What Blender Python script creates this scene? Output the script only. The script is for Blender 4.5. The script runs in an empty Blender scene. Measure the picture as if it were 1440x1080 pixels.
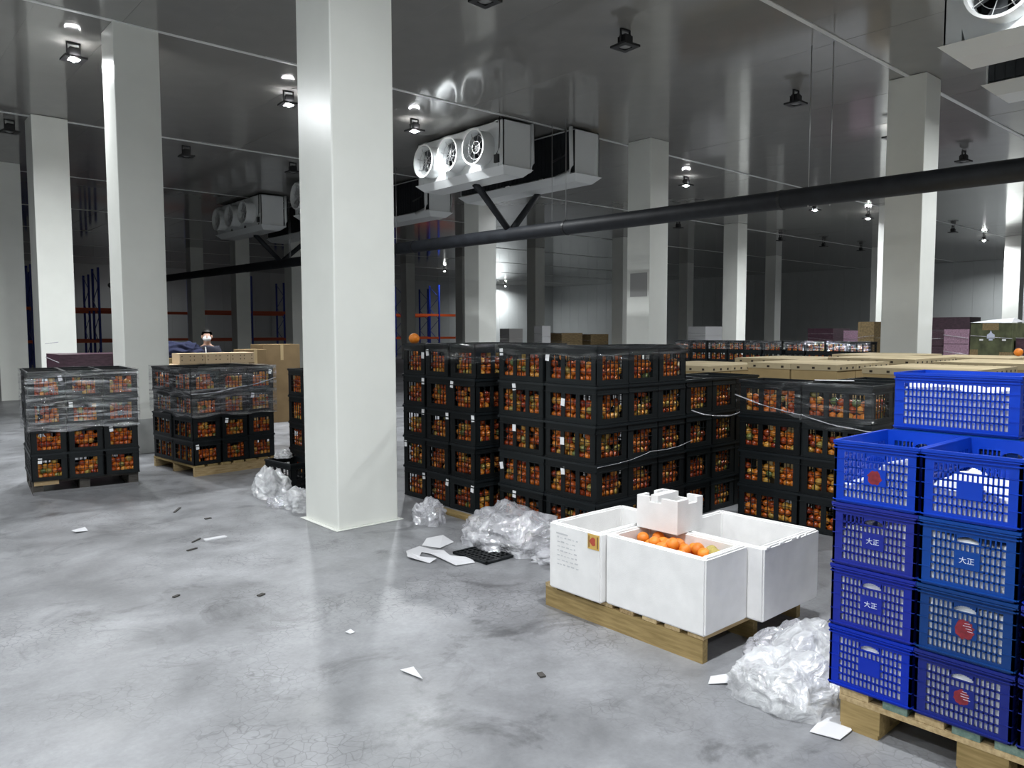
import bpy, bmesh, math, random
from mathutils import Vector, Matrix, noise

# ------------------------------------------------------------------ camera, world, lamps, exposure
SC = bpy.context.scene
COL = SC.collection
R = math.radians
AZ, PITCH, ROLL, EYE = R(48.6), R(3.95), R(-0.1), 1.75
cam_d = bpy.data.cameras.new('camera'); cam = bpy.data.objects.new('camera', cam_d); COL.objects.link(cam)
cam_d.sensor_fit = 'HORIZONTAL'; cam_d.sensor_width = 36.0; cam_d.lens = 27.0
cam_d.clip_start = 0.05; cam_d.clip_end = 300
_f = Vector((math.cos(AZ)*math.cos(PITCH), math.sin(AZ)*math.cos(PITCH), -math.sin(PITCH)))
_r = Vector((math.sin(AZ), -math.cos(AZ), 0)); _u = _r.cross(_f)
_c, _s = math.cos(ROLL), math.sin(ROLL)
_R = _r*_c + _u*_s; _U = _u*_c - _r*_s
M = Matrix((_R, _U, -_f)).transposed().to_4x4(); M.translation = (0, 0, EYE)
cam.matrix_world = M
SC.camera = cam
SC.view_settings.view_transform = 'Standard'; SC.view_settings.look = 'None'
SC.view_settings.exposure = 0.8; SC.view_settings.gamma = 1.0; SC.view_settings.use_curve_mapping = False
W = bpy.data.worlds.new('world'); SC.world = W; W.use_nodes = True
W.node_tree.nodes['Background'].inputs[0].default_value = (0.7, 0.8, 1, 1)
W.node_tree.nodes['Background'].inputs[1].default_value = 0.02
LAMP_W = 100.0            # power of one lit floodlight
LAMP_COL = (0.93, 0.97, 1.0)
CEIL = 6.0
rnd = random.Random(7)

# ------------------------------------------------------------------ materials
MATS = {}
def mat(name, col=(.5, .5, .5), rough=.5, metal=0., spec=.5, emit=None, noise_amt=0., noise_scale=8., bump=0., bump_scale=40., objrand=0., coat=0.):
    if name in MATS: return MATS[name]
    m = bpy.data.materials.new(name); m.use_nodes = True; nt = m.node_tree; N = nt.nodes; L = nt.links
    b = N['Principled BSDF']
    b.inputs['Base Color'].default_value = (*col, 1); b.inputs['Roughness'].default_value = rough
    b.inputs['Metallic'].default_value = metal; b.inputs['Specular IOR Level'].default_value = spec
    b.inputs['Coat Weight'].default_value = coat
    if emit: b.inputs['Emission Color'].default_value = (1, 1, 1, 1); b.inputs['Emission Strength'].default_value = emit
    tc = N.new('ShaderNodeTexCoord')
    src = None
    if noise_amt or objrand:
        hs = N.new('ShaderNodeHueSaturation'); hs.inputs['Color'].default_value = (*col, 1)
        val = None
        if noise_amt:
            n = N.new('ShaderNodeTexNoise'); n.inputs['Scale'].default_value = noise_scale; n.inputs['Detail'].default_value = 5
            L.new(tc.outputs['Object'], n.inputs['Vector'])
            mr = N.new('ShaderNodeMapRange'); mr.inputs[1].default_value = .3; mr.inputs[2].default_value = .7
            mr.inputs[3].default_value = 1-noise_amt; mr.inputs[4].default_value = 1+noise_amt
            L.new(n.outputs['Fac'], mr.inputs[0]); val = mr.outputs[0]
        if objrand:
            oi = N.new('ShaderNodeObjectInfo'); m2 = N.new('ShaderNodeMapRange')
            m2.inputs[3].default_value = 1-objrand; m2.inputs[4].default_value = 1+objrand
            L.new(oi.outputs['Random'], m2.inputs[0])
            if val is None: val = m2.outputs[0]
            else:
                mm = N.new('ShaderNodeMath'); mm.operation = 'MULTIPLY'; L.new(val, mm.inputs[0]); L.new(m2.outputs[0], mm.inputs[1]); val = mm.outputs[0]
        L.new(val, hs.inputs['Value']); L.new(hs.outputs[0], b.inputs['Base Color'])
    if bump:
        n2 = N.new('ShaderNodeTexNoise'); n2.inputs['Scale'].default_value = bump_scale; n2.inputs['Detail'].default_value = 3
        L.new(tc.outputs['Object'], n2.inputs['Vector'])
        bp = N.new('ShaderNodeBump'); bp.inputs['Strength'].default_value = bump; bp.inputs['Distance'].default_value = .01
        L.new(n2.outputs['Fac'], bp.inputs['Height']); L.new(bp.outputs[0], b.inputs['Normal'])
    MATS[name] = m; return m

def wood(name, col, col2, along='X'):
    m = mat(name, col, .75, spec=.2); nt = m.node_tree; N = nt.nodes; L = nt.links; b = N['Principled BSDF']
    g = N.new('ShaderNodeNewGeometry'); mp = N.new('ShaderNodeMapping')
    mp.inputs['Scale'].default_value = (6, 60, 60) if along == 'X' else (60, 6, 60)
    L.new(g.outputs['Position'], mp.inputs[0])
    n = N.new('ShaderNodeTexNoise'); n.inputs['Scale'].default_value = 1.; n.inputs['Detail'].default_value = 6; L.new(mp.outputs[0], n.inputs['Vector'])
    oi = N.new('ShaderNodeObjectInfo'); ad = N.new('ShaderNodeMath'); ad.operation = 'ADD'
    ml = N.new('ShaderNodeMath'); ml.operation = 'MULTIPLY'; ml.inputs[1].default_value = .35; L.new(oi.outputs['Random'], ml.inputs[0])
    L.new(n.outputs['Fac'], ad.inputs[0]); L.new(ml.outputs[0], ad.inputs[1])
    cr = N.new('ShaderNodeValToRGB'); cr.color_ramp.elements[0].color = (*col, 1); cr.color_ramp.elements[1].color = (*col2, 1)
    cr.color_ramp.elements[0].position = .4; cr.color_ramp.elements[1].position = .95
    L.new(ad.outputs[0], cr.inputs[0]); L.new(cr.outputs[0], b.inputs['Base Color'])
    return m

def film(name, base=.12, wr=.5, scale=(3, 3, 14), white=.25, tint=(.9, .9, .95), lo=.42, hi=.7):
    """clear plastic film: see-through sheet with glossy wrinkles"""
    m = bpy.data.materials.new(name); m.use_nodes = True; nt = m.node_tree; N = nt.nodes; L = nt.links
    N.remove(N['Principled BSDF']); out = N['Material Output']
    tc = N.new('ShaderNodeTexCoord'); mp = N.new('ShaderNodeMapping'); mp.inputs['Scale'].default_value = scale; L.new(tc.outputs['Object'], mp.inputs[0])
    n = N.new('ShaderNodeTexNoise'); n.inputs['Scale'].default_value = 1.6; n.inputs['Detail'].default_value = 4; n.inputs['Distortion'].default_value = .8; L.new(mp.outputs[0], n.inputs['Vector'])
    bp = N.new('ShaderNodeBump'); bp.inputs['Strength'].default_value = .9; bp.inputs['Distance'].default_value = .05; L.new(n.outputs['Fac'], bp.inputs['Height'])
    tr = N.new('ShaderNodeBsdfTransparent'); tr.inputs[0].default_value = (.97, .97, .97, 1)
    gl = N.new('ShaderNodeBsdfGlossy'); gl.inputs['Roughness'].default_value = .1; gl.inputs[0].default_value = (1, 1, 1, 1); L.new(bp.outputs[0], gl.inputs['Normal'])
    df = N.new('ShaderNodeBsdfDiffuse'); df.inputs[0].default_value = (*tint, 1); L.new(bp.outputs[0], df.inputs['Normal'])
    m1 = N.new('ShaderNodeMixShader'); m1.inputs[0].default_value = white; L.new(gl.outputs[0], m1.inputs[1]); L.new(df.outputs[0], m1.inputs[2])
    mr = N.new('ShaderNodeMapRange'); mr.inputs[1].default_value = lo; mr.inputs[2].default_value = hi; mr.inputs[3].default_value = base; mr.inputs[4].default_value = wr; L.new(n.outputs['Fac'], mr.inputs[0])
    m2 = N.new('ShaderNodeMixShader'); L.new(mr.outputs[0], m2.inputs[0]); L.new(tr.outputs[0], m2.inputs[1]); L.new(m1.outputs[0], m2.inputs[2])
    L.new(m2.outputs[0], out.inputs['Surface']); MATS[name] = m; return m

def floor_mat():
    m = mat('concrete', (.4, .4, .41), .5, spec=.75); nt = m.node_tree; N = nt.nodes; L = nt.links; b = N['Principled BSDF']
    g = N.new('ShaderNodeNewGeometry')
    def tex(scale, detail=6, dist=0., rough=.6):
        n = N.new('ShaderNodeTexNoise'); n.inputs['Scale'].default_value = scale; n.inputs['Detail'].default_value = detail
        n.inputs['Distortion'].default_value = dist; n.inputs['Roughness'].default_value = rough; L.new(g.outputs['Position'], n.inputs['Vector']); return n.outputs['Fac']
    def rng(x, a, b_, c, d):
        r = N.new('ShaderNodeMapRange'); r.inputs[1].default_value = a; r.inputs[2].default_value = b_; r.inputs[3].default_value = c; r.inputs[4].default_value = d; L.new(x, r.inputs[0]); return r.outputs[0]
    def op(o, x, y):
        n = N.new('ShaderNodeMath'); n.operation = o
        for i, v in enumerate((x, y)):
            if isinstance(v, (int, float)): n.inputs[i].default_value = v
            else: L.new(v, n.inputs[i])
        return n.outputs[0]
    big = rng(tex(.55, 6, .6), .36, .64, .70, 1.20)
    mid = rng(tex(2.6, 7, .3, .68), .32, .68, .76, 1.16)
    fine = rng(tex(38, 4), .3, .7, .93, 1.07)
    # hairline crazing, in patches
    wp = N.new('ShaderNodeVectorMath'); wp.operation = 'ADD'
    wn = N.new('ShaderNodeTexNoise'); wn.inputs['Scale'].default_value = 9; L.new(g.outputs['Position'], wn.inputs['Vector'])
    ws = N.new('ShaderNodeVectorMath'); ws.operation = 'SCALE'; ws.inputs['Scale'].default_value = .09; L.new(wn.outputs['Color'], ws.inputs[0])
    L.new(g.outputs['Position'], wp.inputs[0]); L.new(ws.outputs[0], wp.inputs[1])
    v = N.new('ShaderNodeTexVoronoi'); v.feature = 'DISTANCE_TO_EDGE'; v.inputs['Scale'].default_value = 17; L.new(wp.outputs[0], v.inputs['Vector'])
    crack = rng(v.outputs['Distance'], 0, .06, 1, 0)
    patch = rng(tex(1.1, 3), .48, .6, 0, .38)
    ck = op('SUBTRACT', 1., op('MULTIPLY', crack, patch))
    dark = op('SUBTRACT', 1., rng(tex(1.7, 8, .8, .7), .54, .66, 0, .46))
    f = op('MULTIPLY', op('MULTIPLY', op('MULTIPLY', big, mid), op('MULTIPLY', fine, ck)), dark)
    hs = N.new('ShaderNodeHueSaturation'); hs.inputs['Color'].default_value = (.262, .266, .279, 1); L.new(f, hs.inputs['Value']); L.new(hs.outputs[0], b.inputs['Base Color'])
    L.new(rng(tex(1.3, 5), .3, .7, .30, .50), b.inputs['Roughness'])
    bp = N.new('ShaderNodeBump'); bp.inputs['Strength'].default_value = .12; bp.inputs['Distance'].default_value = .004; L.new(tex(60, 4), bp.inputs['Height']); L.new(bp.outputs[0], b.inputs['Normal'])
    return m

def orange_mats():
    a = mat('orange_skin', (.62, .19, .025), .27, spec=.6, bump=.15, bump_scale=160); nt = a.node_tree; N = nt.nodes; L = nt.links
    def ramp(src, b):
        cr = N2.new('ShaderNodeValToRGB'); e = cr.color_ramp.elements
        e[0].color = (.28, .035, .012, 1); e[1].color = (.10, .16, .05, 1); e[1].position = 1
        for p, c in ((.3, (.40, .075, .012)), (.62, (.62, .17, .02)), (.84, (.62, .30, .05)), (.94, (.40, .28, .06))):
            k = e.new(p); k.color = (*c, 1)
        L2.new(src, cr.inputs[0]); L2.new(cr.outputs[0], b.inputs['Base Color'])
    N2, L2 = N, L
    oi = N.new('ShaderNodeObjectInfo'); ramp(oi.outputs['Random'], N['Principled BSDF'])
    c = mat('orange_skins', (.62, .19, .025), .27, spec=.6); N2, L2 = c.node_tree.nodes, c.node_tree.links
    at = N2.new('ShaderNodeAttribute'); at.attribute_name = 'tone'; ramp(at.outputs['Fac'], N2['Principled BSDF'])
    fo = mat('orange_peel', (.80, .24, .02), .38, spec=.5, noise_amt=.15, noise_scale=30, bump=.2, bump_scale=200, objrand=.18)
    return a, c, fo

M_floor = floor_mat()
M_ceil = mat('ceiling_sheet', (.262, .258, .245), .09, spec=.75, noise_amt=.04, noise_scale=2)
M_wall = mat('wall_sheet', (.52, .54, .53), .35, spec=.4, noise_amt=.04, noise_scale=1)
M_col = mat('column_cladding', (.80, .81, .76), .26, spec=.5, noise_amt=.025, noise_scale=2.5)
M_kick = mat('kick_sheet', (.40, .41, .40), .35, spec=.5, noise_amt=.15, noise_scale=4)
M_trim = mat('white_trim', (.72, .73, .72), .35)
M_black = mat('black_plastic', (.0055, .0075, .0085), .45, spec=.28, objrand=.35)
M_rim = mat('black_rim', (.008, .011, .013), .36, spec=.35)
M_tag = mat('paper_tag', (.85, .85, .86), .7)
M_foam = mat('white_foam', (.82, .81, .80), .62, spec=.3, noise_amt=.05, noise_scale=9, bump=.12, bump_scale=190)
M_white = mat('white_metal', (.72, .74, .74), .3, spec=.5)
M_blade = mat('fan_blade_grey', (.07, .075, .08), .35, metal=.5)
M_fin = mat('coil_fins', (.05, .055, .06), .4, metal=.6)
M_dark = mat('black_metal', (.012, .012, .013), .45)
M_pipe = mat('pipe_insulation', (.016, .018, .022), .55, spec=.35, noise_amt=.3, noise_scale=5)
M_steel = mat('wire_steel', (.5, .5, .5), .3, metal=.8)
M_lens = mat('lamp_lens', (.9, .9, .9), .2, emit=260)
M_lens_off = mat('lamp_lens_off', (.25, .25, .25), .1, spec=.8)
M_wood = wood('pallet_wood', (.28, .19, .09), (.56, .43, .24), 'X')
M_woody = wood('pallet_wood_long', (.20, .14, .055), (.40, .29, .13), 'Y')
M_wooddk = wood('pallet_wood_dark', (.035, .033, .03), (.10, .09, .08), 'X')
M_green = wood('pallet_wood_green', (.06, .12, .11), (.20, .27, .22), 'X')
M_carton = mat('carton_board', (.34, .25, .125), .8, spec=.1, noise_amt=.08, noise_scale=5, objrand=.12)
M_lid = mat('carton_lid', (.46, .38, .24), .8, spec=.1, noise_amt=.06, noise_scale=4, objrand=.1)
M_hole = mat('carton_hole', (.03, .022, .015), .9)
M_rblue = mat('rack_blue', (.012, .035, .30), .4)
M_rred = mat('rack_orange', (.62, .09, .02), .4)
M_paper = mat('paper', (.64, .64, .66), .7, bump=.3, bump_scale=14)
M_red = mat('red_print', (.20, .012, .022), .55, noise_amt=.35, noise_scale=60)
M_bag = film('plastic_bag', .40, .88, (5, 5, 5), .60, (.80, .80, .85))
M_bagw = film('milky_bag', .45, .9, (6, 6, 6), .72, (.88, .89, .91))
M_wrap = film('stretch_film', .08, .62, (1.5, 1.5, 16), .14, (.6, .6, .64), .46, .68)
M_wrapl = film('thin_film', .03, .22, (1.5, 1.5, 12), .2, (.5, .5, .54), .5, .72)
M_liner = mat('white_liner', (.93, .95, .98), .4, spec=.5, bump=.6, bump_scale=34)
M_or1, M_or2, M_peel = orange_mats()

# ------------------------------------------------------------------ mesh helpers
class MB:
    def __init__(s): s.v = []; s.f = []; s.sm = []
    def add(s, v, f, smooth=False):
        o = len(s.v); s.v += [tuple(p) for p in v]; s.f += [tuple(i+o for i in q) for q in f]; s.sm += [smooth]*len(f); return s
    def box(s, x0, x1, y0, y1, z0, z1):
        v = [(x0,y0,z0),(x1,y0,z0),(x1,y1,z0),(x0,y1,z0),(x0,y0,z1),(x1,y0,z1),(x1,y1,z1),(x0,y1,z1)]
        return s.add(v, [(0,3,2,1),(4,5,6,7),(0,1,5,4),(1,2,6,5),(2,3,7,6),(3,0,4,7)])
    def tube(s, pts, r, n=8, cap=True, radii=None):
        pts = [Vector(p) for p in pts]; rings = []
        for i, p in enumerate(pts):
            d = (pts[min(i+1, len(pts)-1)]-pts[max(i-1, 0)]).normalized()
            a = d.orthogonal().normalized() if abs(d.z) > .95 else d.cross(Vector((0,0,1))).normalized()
            b = d.cross(a).normalized(); rr = radii[i] if radii else r
            rings.append([p+(a*math.cos(2*math.pi*k/n)+b*math.sin(2*math.pi*k/n))*rr for k in range(n)])
        v = [q for g in rings for q in g]; f = []
        for i in range(len(pts)-1):
            for k in range(n): f.append((i*n+k, i*n+(k+1)%n, (i+1)*n+(k+1)%n, (i+1)*n+k))
        s.add(v, f, True)
        if cap:
            o = len(s.v)-len(v); m = len(v)-n
            s.f += [tuple(o+k for k in range(n))[::-1], tuple(o+m+k for k in range(n))]; s.sm += [False, False]
        return s
    def ring(s, c, ax, r0, r1, depth, n=32):
        """annular duct: inner r0, outer r1, along axis ax from c to c+ax*depth"""
        c = Vector(c); ax = Vector(ax).normalized(); a = ax.orthogonal().normalized(); b = ax.cross(a); v = []
        for d in (0, depth):
            for r in (r0, r1):
                v += [c+ax*d+(a*math.cos(2*math.pi*k/n)+b*math.sin(2*math.pi*k/n))*r for k in range(n)]
        f = []
        for k in range(n):
            j = (k+1) % n
            f += [(k, j, n+j, n+k), (2*n+k, 3*n+k, 3*n+j, 2*n+j), (k, 2*n+k, 2*n+j, j), (n+k, n+j, 3*n+j, 3*n+k)]
        return s.add(v, f, False)
    def mesh(s, name, m):
        me = bpy.data.meshes.new(name); me.from_pydata(s.v, [], s.f); me.polygons.foreach_set('use_smooth', s.sm)
        if m: me.materials.append(m)
        me.update(); return me
    def obj(s, name, m, parent=None, loc=(0,0,0)):
        return link(name, s.mesh(name, m), parent, loc)
def link(name, me, parent=None, loc=(0,0,0), rz=0.):
    o = bpy.data.objects.new(name, me); COL.objects.link(o); o.location = loc; o.rotation_euler = (0,0,rz)
    if parent: o.parent = parent
    return o
def tag(o, label, cat, group=None, kind=None):
    o['label'] = label; o['category'] = cat
    if group: o['group'] = group
    if kind: o['kind'] = kind
    return o
def thing(name, label, cat, loc=(0,0,0), rz=0., group=None): return tag(link(name, None, None, loc, rz), label, cat, group)
def struct(o): o['kind'] = 'structure'; return o
def dup(o, parent=None):
    c = o.copy(); COL.objects.link(c)
    if parent: c.parent = parent
    for ch in list(o.children): dup(ch, c)
    return c
def bbox_mesh(name, w, d, h, m, bev=.006):
    bm = bmesh.new(); bmesh.ops.create_cube(bm, size=1)
    for v in bm.verts: v.co = (v.co.x*w, v.co.y*d, (v.co.z+.5)*h)
    if bev: bmesh.ops.bevel(bm, geom=bm.edges[:], offset=bev, segments=2, affect='EDGES', profile=.5)
    me = bpy.data.meshes.new(name); bm.to_mesh(me); bm.free(); me.materials.append(m); return me
UNIT = {}
def board(name, x0, x1, y0, y1, z0, z1, m, parent, skew=0.):
    """one board: shared unit mesh stretched to size"""
    if m.name not in UNIT: UNIT[m.name] = MB().box(-.5,.5,-.5,.5,-.5,.5).mesh('board', m)
    o = link(name, UNIT[m.name], parent, ((x0+x1)/2, (y0+y1)/2, (z0+z1)/2), skew); o.scale = (x1-x0, y1-y0, z1-z0); return o

# ------------------------------------------------------------------ the shell
X0, X1, Y0, Y1 = -6.0, 53.0, -5.0, 54.0
struct(MB().box(X0-.3, X1+.3, Y0-.3, Y1+.3, -.3, 0).obj('floor', M_floor))
ceil = struct(MB().box(X0-.3, X1+.3, Y0-.3, Y1+.3, CEIL+.06, CEIL+.3).obj('ceiling', M_ceil))
# sandwich panels of the ceiling, one bay deep each, joints running across the bays
seams = [-6.8, -.65, 5.5, 11.72, 17.92, 24.1, 30.3, 36.5, 42.7, 48.9, 54.2]
pan = []
for b in range(len(seams)-1):
    y0, y1 = max(seams[b], Y0-.2), min(seams[b+1], Y1+.2)
    me = None
    for k in range(58):
        x0 = X0+k*1.02
        if me is None: me = MB().box(-.5092, .5092, -(y1-y0)/2+.01, (y1-y0)/2-.01, 0, .06).mesh('panel', M_ceil)
        pan.append(((x0+.51, (y0+y1)/2, CEIL), me, math.hypot(x0, (y0+y1)/2)))
pan.sort(key=lambda t: t[2])
far = MB()
for i, (p, me, d) in enumerate(pan):
    if i < 290:
        o = link('panel', me, ceil, p); o.rotation_euler = (rnd.gauss(0, .0009), rnd.gauss(0, .0016), 0)
    else:
        far.add([(v.co.x+p[0], v.co.y+p[1], v.co.z+p[2]) for v in me.vertices], [tuple(q.vertices) for q in me.polygons])
o = far.obj('ceiling_panels', M_ceil, ceil); o['kind'] = 'stuff'
for i, y in enumerate(seams[1:-1]):
    struct(MB().box(X0, X1, y-.035, y+.035, CEIL-.012, CEIL+.002).obj('trim_%d' % (i+1), M_trim))
def panel_wall(name, axis, pos, a0, a1, inward):
    th = .2*(-inward)
    lo, hi = sorted((pos, pos+th))
    w = struct((MB().box(lo, hi, a0, a1, 0, CEIL+.1) if axis == 'x' else MB().box(a0, a1, lo, hi, 0, CEIL+.1)).obj(name, M_wall))
    n = int((a1-a0)/1.15); s = (a1-a0)/n
    me = (MB().box(-.02, .02, -s/2+.006, s/2-.006, 0, CEIL-.01) if axis == 'x' else MB().box(-s/2+.006, s/2-.006, -.02, .02, 0, CEIL-.01)).mesh('panel', M_wall)
    for k in range(n):
        a = a0+(k+.5)*s
        link('panel', me, w, (pos, a, 0) if axis == 'x' else (a, pos, 0))
panel_wall('wall_right', 'x', X1, Y0, Y1, -1)
panel_wall('wall_back', 'y', Y1, X0, X1, -1)
struct(MB().box(X0-.2, X0, Y0, Y1, 0, CEIL+.1).obj('wall_left', M_wall))
struct(MB().box(X0, X1, Y0-.2, Y0, 0, CEIL+.1).obj('wall_front', M_wall))

# columns: near corner x, y, size
COLS = [
 (3.25, 6.00, .62, 'tall white square column standing alone in front of the black crate stacks'),
 (3.06, 11.72, .60, 'white column rising between the two low wrapped crate stacks'),
 (3.09, 17.70, .64, 'bright white column behind the wrapped stack on the dark pallet'),
 (3.12, 23.10, .63, 'dim grey column cut by the edge of the frame, beyond the bright one'),
 (13.70, 5.20, .62, 'column with one dark and one bright face behind the blue crates'),
 (13.70, 10.90, .65, 'grey column with a plate on it behind the five-high crate stack'),
 (13.70, 16.95, .65, 'bright-faced column under the paired air coolers'),
 (13.70, 23.00, .65, 'column hidden behind the tall white column, second row'),
 (13.70, 28.70, .65, 'dim column just showing beside the edge of the tall white column'),
 (13.70, 34.30, .65, 'dim grey column in front of the blue racking, past the small air cooler'),
 (13.70, 40.10, .65, 'dim grey column beside the racking, farthest of its row'),
 (27.0, 11.00, .65, 'narrow pale edge of a column seen beside the dark-faced one'),
 (27.0, 17.10, .66, 'bright distant column below the thick pipe with a lit narrow face'),
 (27.0, 23.00, .65, 'distant column hidden behind the grey column with the plate'),
 (27.0, 28.80, .65, 'dark distant column beside the brightly lit far wall'),
 (27.0, 34.90, .65, 'dim distant column beside the bright-faced column under the coolers'),
 (27.0, 40.60, .65, 'far dim column beside the tall white column and the racking'),
 (40.2, 11.00, .65, 'far column at the frame edge in front of the lit wall'),
 (40.2, 17.00, .65, 'far column hidden behind the dark-faced column'),
 (40.2, 23.00, .65, 'far dim column right of the lit distant one, before the dark wall'),
 (40.2, 29.00, .65, 'far dim column beside the grey column with the plate'),
]
for i, (x, y, s, lab) in enumerate(COLS):
    c = link('column', bbox_mesh('column', s, s, CEIL-.002, M_col, .012), None, (x+s/2, y+s/2, 0)); struct(c); c['label'] = lab
    kh = .50 if i == 1 else .012
    k = link('kick_plate', bbox_mesh('kick_plate', s+.012, s+.012, kh, M_kick if i == 1 else M_col, .003), c, (0, 0, .001))
    if i == 0:
        k.scale = (1.10, 1.10, .5)
    if i == 5:
        MB().box(-s/2-.012, -s/2, -.26, .22, 2.52, 3.05).obj('notice_plate', mat('plate_grey', (.33, .33, .32), .5), c)

# ------------------------------------------------------------------ floodlights under the ceiling
def lamp_proto():
    t = thing('ceiling_floodlight', 'x', 'lamp')
    m = MB(); m.box(-.09,.09,-.02,.02,.23,.25); m.box(-.095,-.08,-.015,.015,.03,.25); m.box(.08,.095,-.015,.015,.03,.25); m.obj('bracket', M_dark, t)
    m = MB()
    for k in range(7): m.box(-.075, .075, -.075+k*.0235, -.075+k*.0235+.009, .05, .15)
    m.box(-.06,.06,-.06,.06,.03,.17); m.obj('heat_sink', M_dark, t)
    m = MB(); m.box(-.15,.15,-.15,-.075,0,.03); m.box(-.15,.15,.075,.15,0,.03); m.box(-.15,-.075,-.075,.075,0,.03); m.box(.075,.15,-.075,.075,0,.03); m.box(-.08,.08,-.08,.08,.02,.032); m.obj('flange', M_dark, t)
    m = MB(); n = 20; m.add([(.085*math.cos(2*math.pi*k/n), .085*math.sin(2*math.pi*k/n), .012) for k in range(n)]+[(0,0,-.012)], [(k, n, (k+1)%n) for k in range(n)], True); m.obj('lens', M_lens_off, t)
    return t
lp = lamp_proto()
LAMPS = [  # x, y, lit, label
 (2.85, 13.0, 1.1, 'lit floodlight glaring beside the top of the second white column'),
 (6.25, 13.07, 1.1, 'lit floodlight beside the tall white column under the ceiling'),
 (8.95, 13.1, 1.1, 'lit floodlight in front of the three bright cooler fans'),
 (17.9, 13.0, 1.7, 'lit floodlight above the pipe, beside the grey column'),
 (24.8, 12.8, 1.7, 'lit floodlight below the pipe, nearer of the two side by side'),
 (28.1, 12.5, 1.7, 'lit floodlight below the pipe, beside the dark-faced column'),
 (38.9, 12.1, 1.7, 'lit floodlight near the lit far wall, past the dark-faced column'),
 (49.6, 13.7, 2, 'lit floodlight low against the far wall at the frame edge'),
 (6.15, 7.46, 0, 'unlit black floodlight at the top edge above the cooler'),
 (8.6, 7.32, 0, 'unlit black floodlight above the grey column with the plate'),
 (13.0, 7.12, 0, 'unlit black floodlight between the pipe hangers and the pipe'),
 (20.4, 6.85, 0, 'unlit black floodlight showing just over the thick pipe'),
 (6.27, 18.4, 0, 'unlit floodlight between the second column and the tall one'),
 (8.9, 18.45, 0, 'unlit floodlight touching the outline of the tall white column'),
 (2.85, 18.5, 0, 'unlit floodlight at the frame edge past the bright column'),
 (25.0, 18.5, 0, 'small unlit floodlight beneath the pipe beside the grey column'),
 (32.0, 18.1, 0, 'small unlit floodlight right of the lit distant column'),
 (35.8, 18.0, 0, 'small unlit floodlight, middle of three over the dark wall'),
 (39.1, 17.7, 0, 'small unlit floodlight, last of three over the dark wall'),
 (34.7, 11.95, 0, 'small unlit floodlight past the dark-faced column'),
 (31.0, 42.0, .5, 'lit floodlight far over the racking behind the five-high stack'),
 (14.6, 49.5, .3, 'tiny lit floodlight far beyond the small air cooler'),
 (45.6, 52.6, 2.2, 'lit floodlight that washes the far wall between two columns'),
 (-.5, 13.0, 1.1, 'lit floodlight outside the frame in the row of the glaring one'),
 (-.5, 1.8, 1, 'lit floodlight over the empty floor beside the camera'),
 (-3.6, 1.8, 1, 'lit floodlight over the empty floor, two along from the camera'),
 (-.5, -3.8, 1, 'lit floodlight behind the camera'),
 (2.9, 1.7, 1, 'lit floodlight over the foam boxes'),
 (-3.6, 7.4, 1.6, 'unseen added floodlight past the frame edge, filling the empty floor'),  # added fill lamp out of view, brightens the floor on that side
 (9.1, 1.9, 1, 'lit floodlight in front of the corner air cooler fans'),
 (14.3, 1.7, 2.0, 'lit floodlight beyond the corner air coolers'),
 (16.75, 7.0, 1.1, 'unseen added floodlight behind the dark-faced column, brightening the grey plated one'),  # added lamp kept out of sight, lifts the face of the plated column
 (27.5, 1.8, 1, 'lit floodlight far along the aisle of the foam boxes'),
]
LIGHT = bpy.data.lights.new('flood', 'AREA'); LIGHT.shape = 'DISK'; LIGHT.size = .26; LIGHT.energy = LAMP_W; LIGHT.spread = R(166); LIGHT.color = LAMP_COL
for i, (x, y, on, lab) in enumerate(LAMPS):
    t = dup(lp)
    t.location = (x, y, CEIL-.25); t.rotation_euler = (0, 0, rnd.uniform(-.1, .1)); t['label'] = lab
    if on:
        for ch in t.children:
            if ch.name.startswith('lens'):
                if 'lit_lens' not in UNIT: UNIT['lit_lens'] = ch.data.copy(); UNIT['lit_lens'].materials[0] = M_lens
                ch.data = UNIT['lit_lens']; ch.scale = (1.15, 1.15, 3)
        ld = LIGHT
        if on != 1: ld = LIGHT.copy(); ld.energy = LAMP_W*on
        l = bpy.data.objects.new('flood', ld); COL.objects.link(l); l.parent = t; l.location = (0, 0, -.02)

for o in list(lp.children)+[lp]: bpy.data.objects.remove(o)
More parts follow.
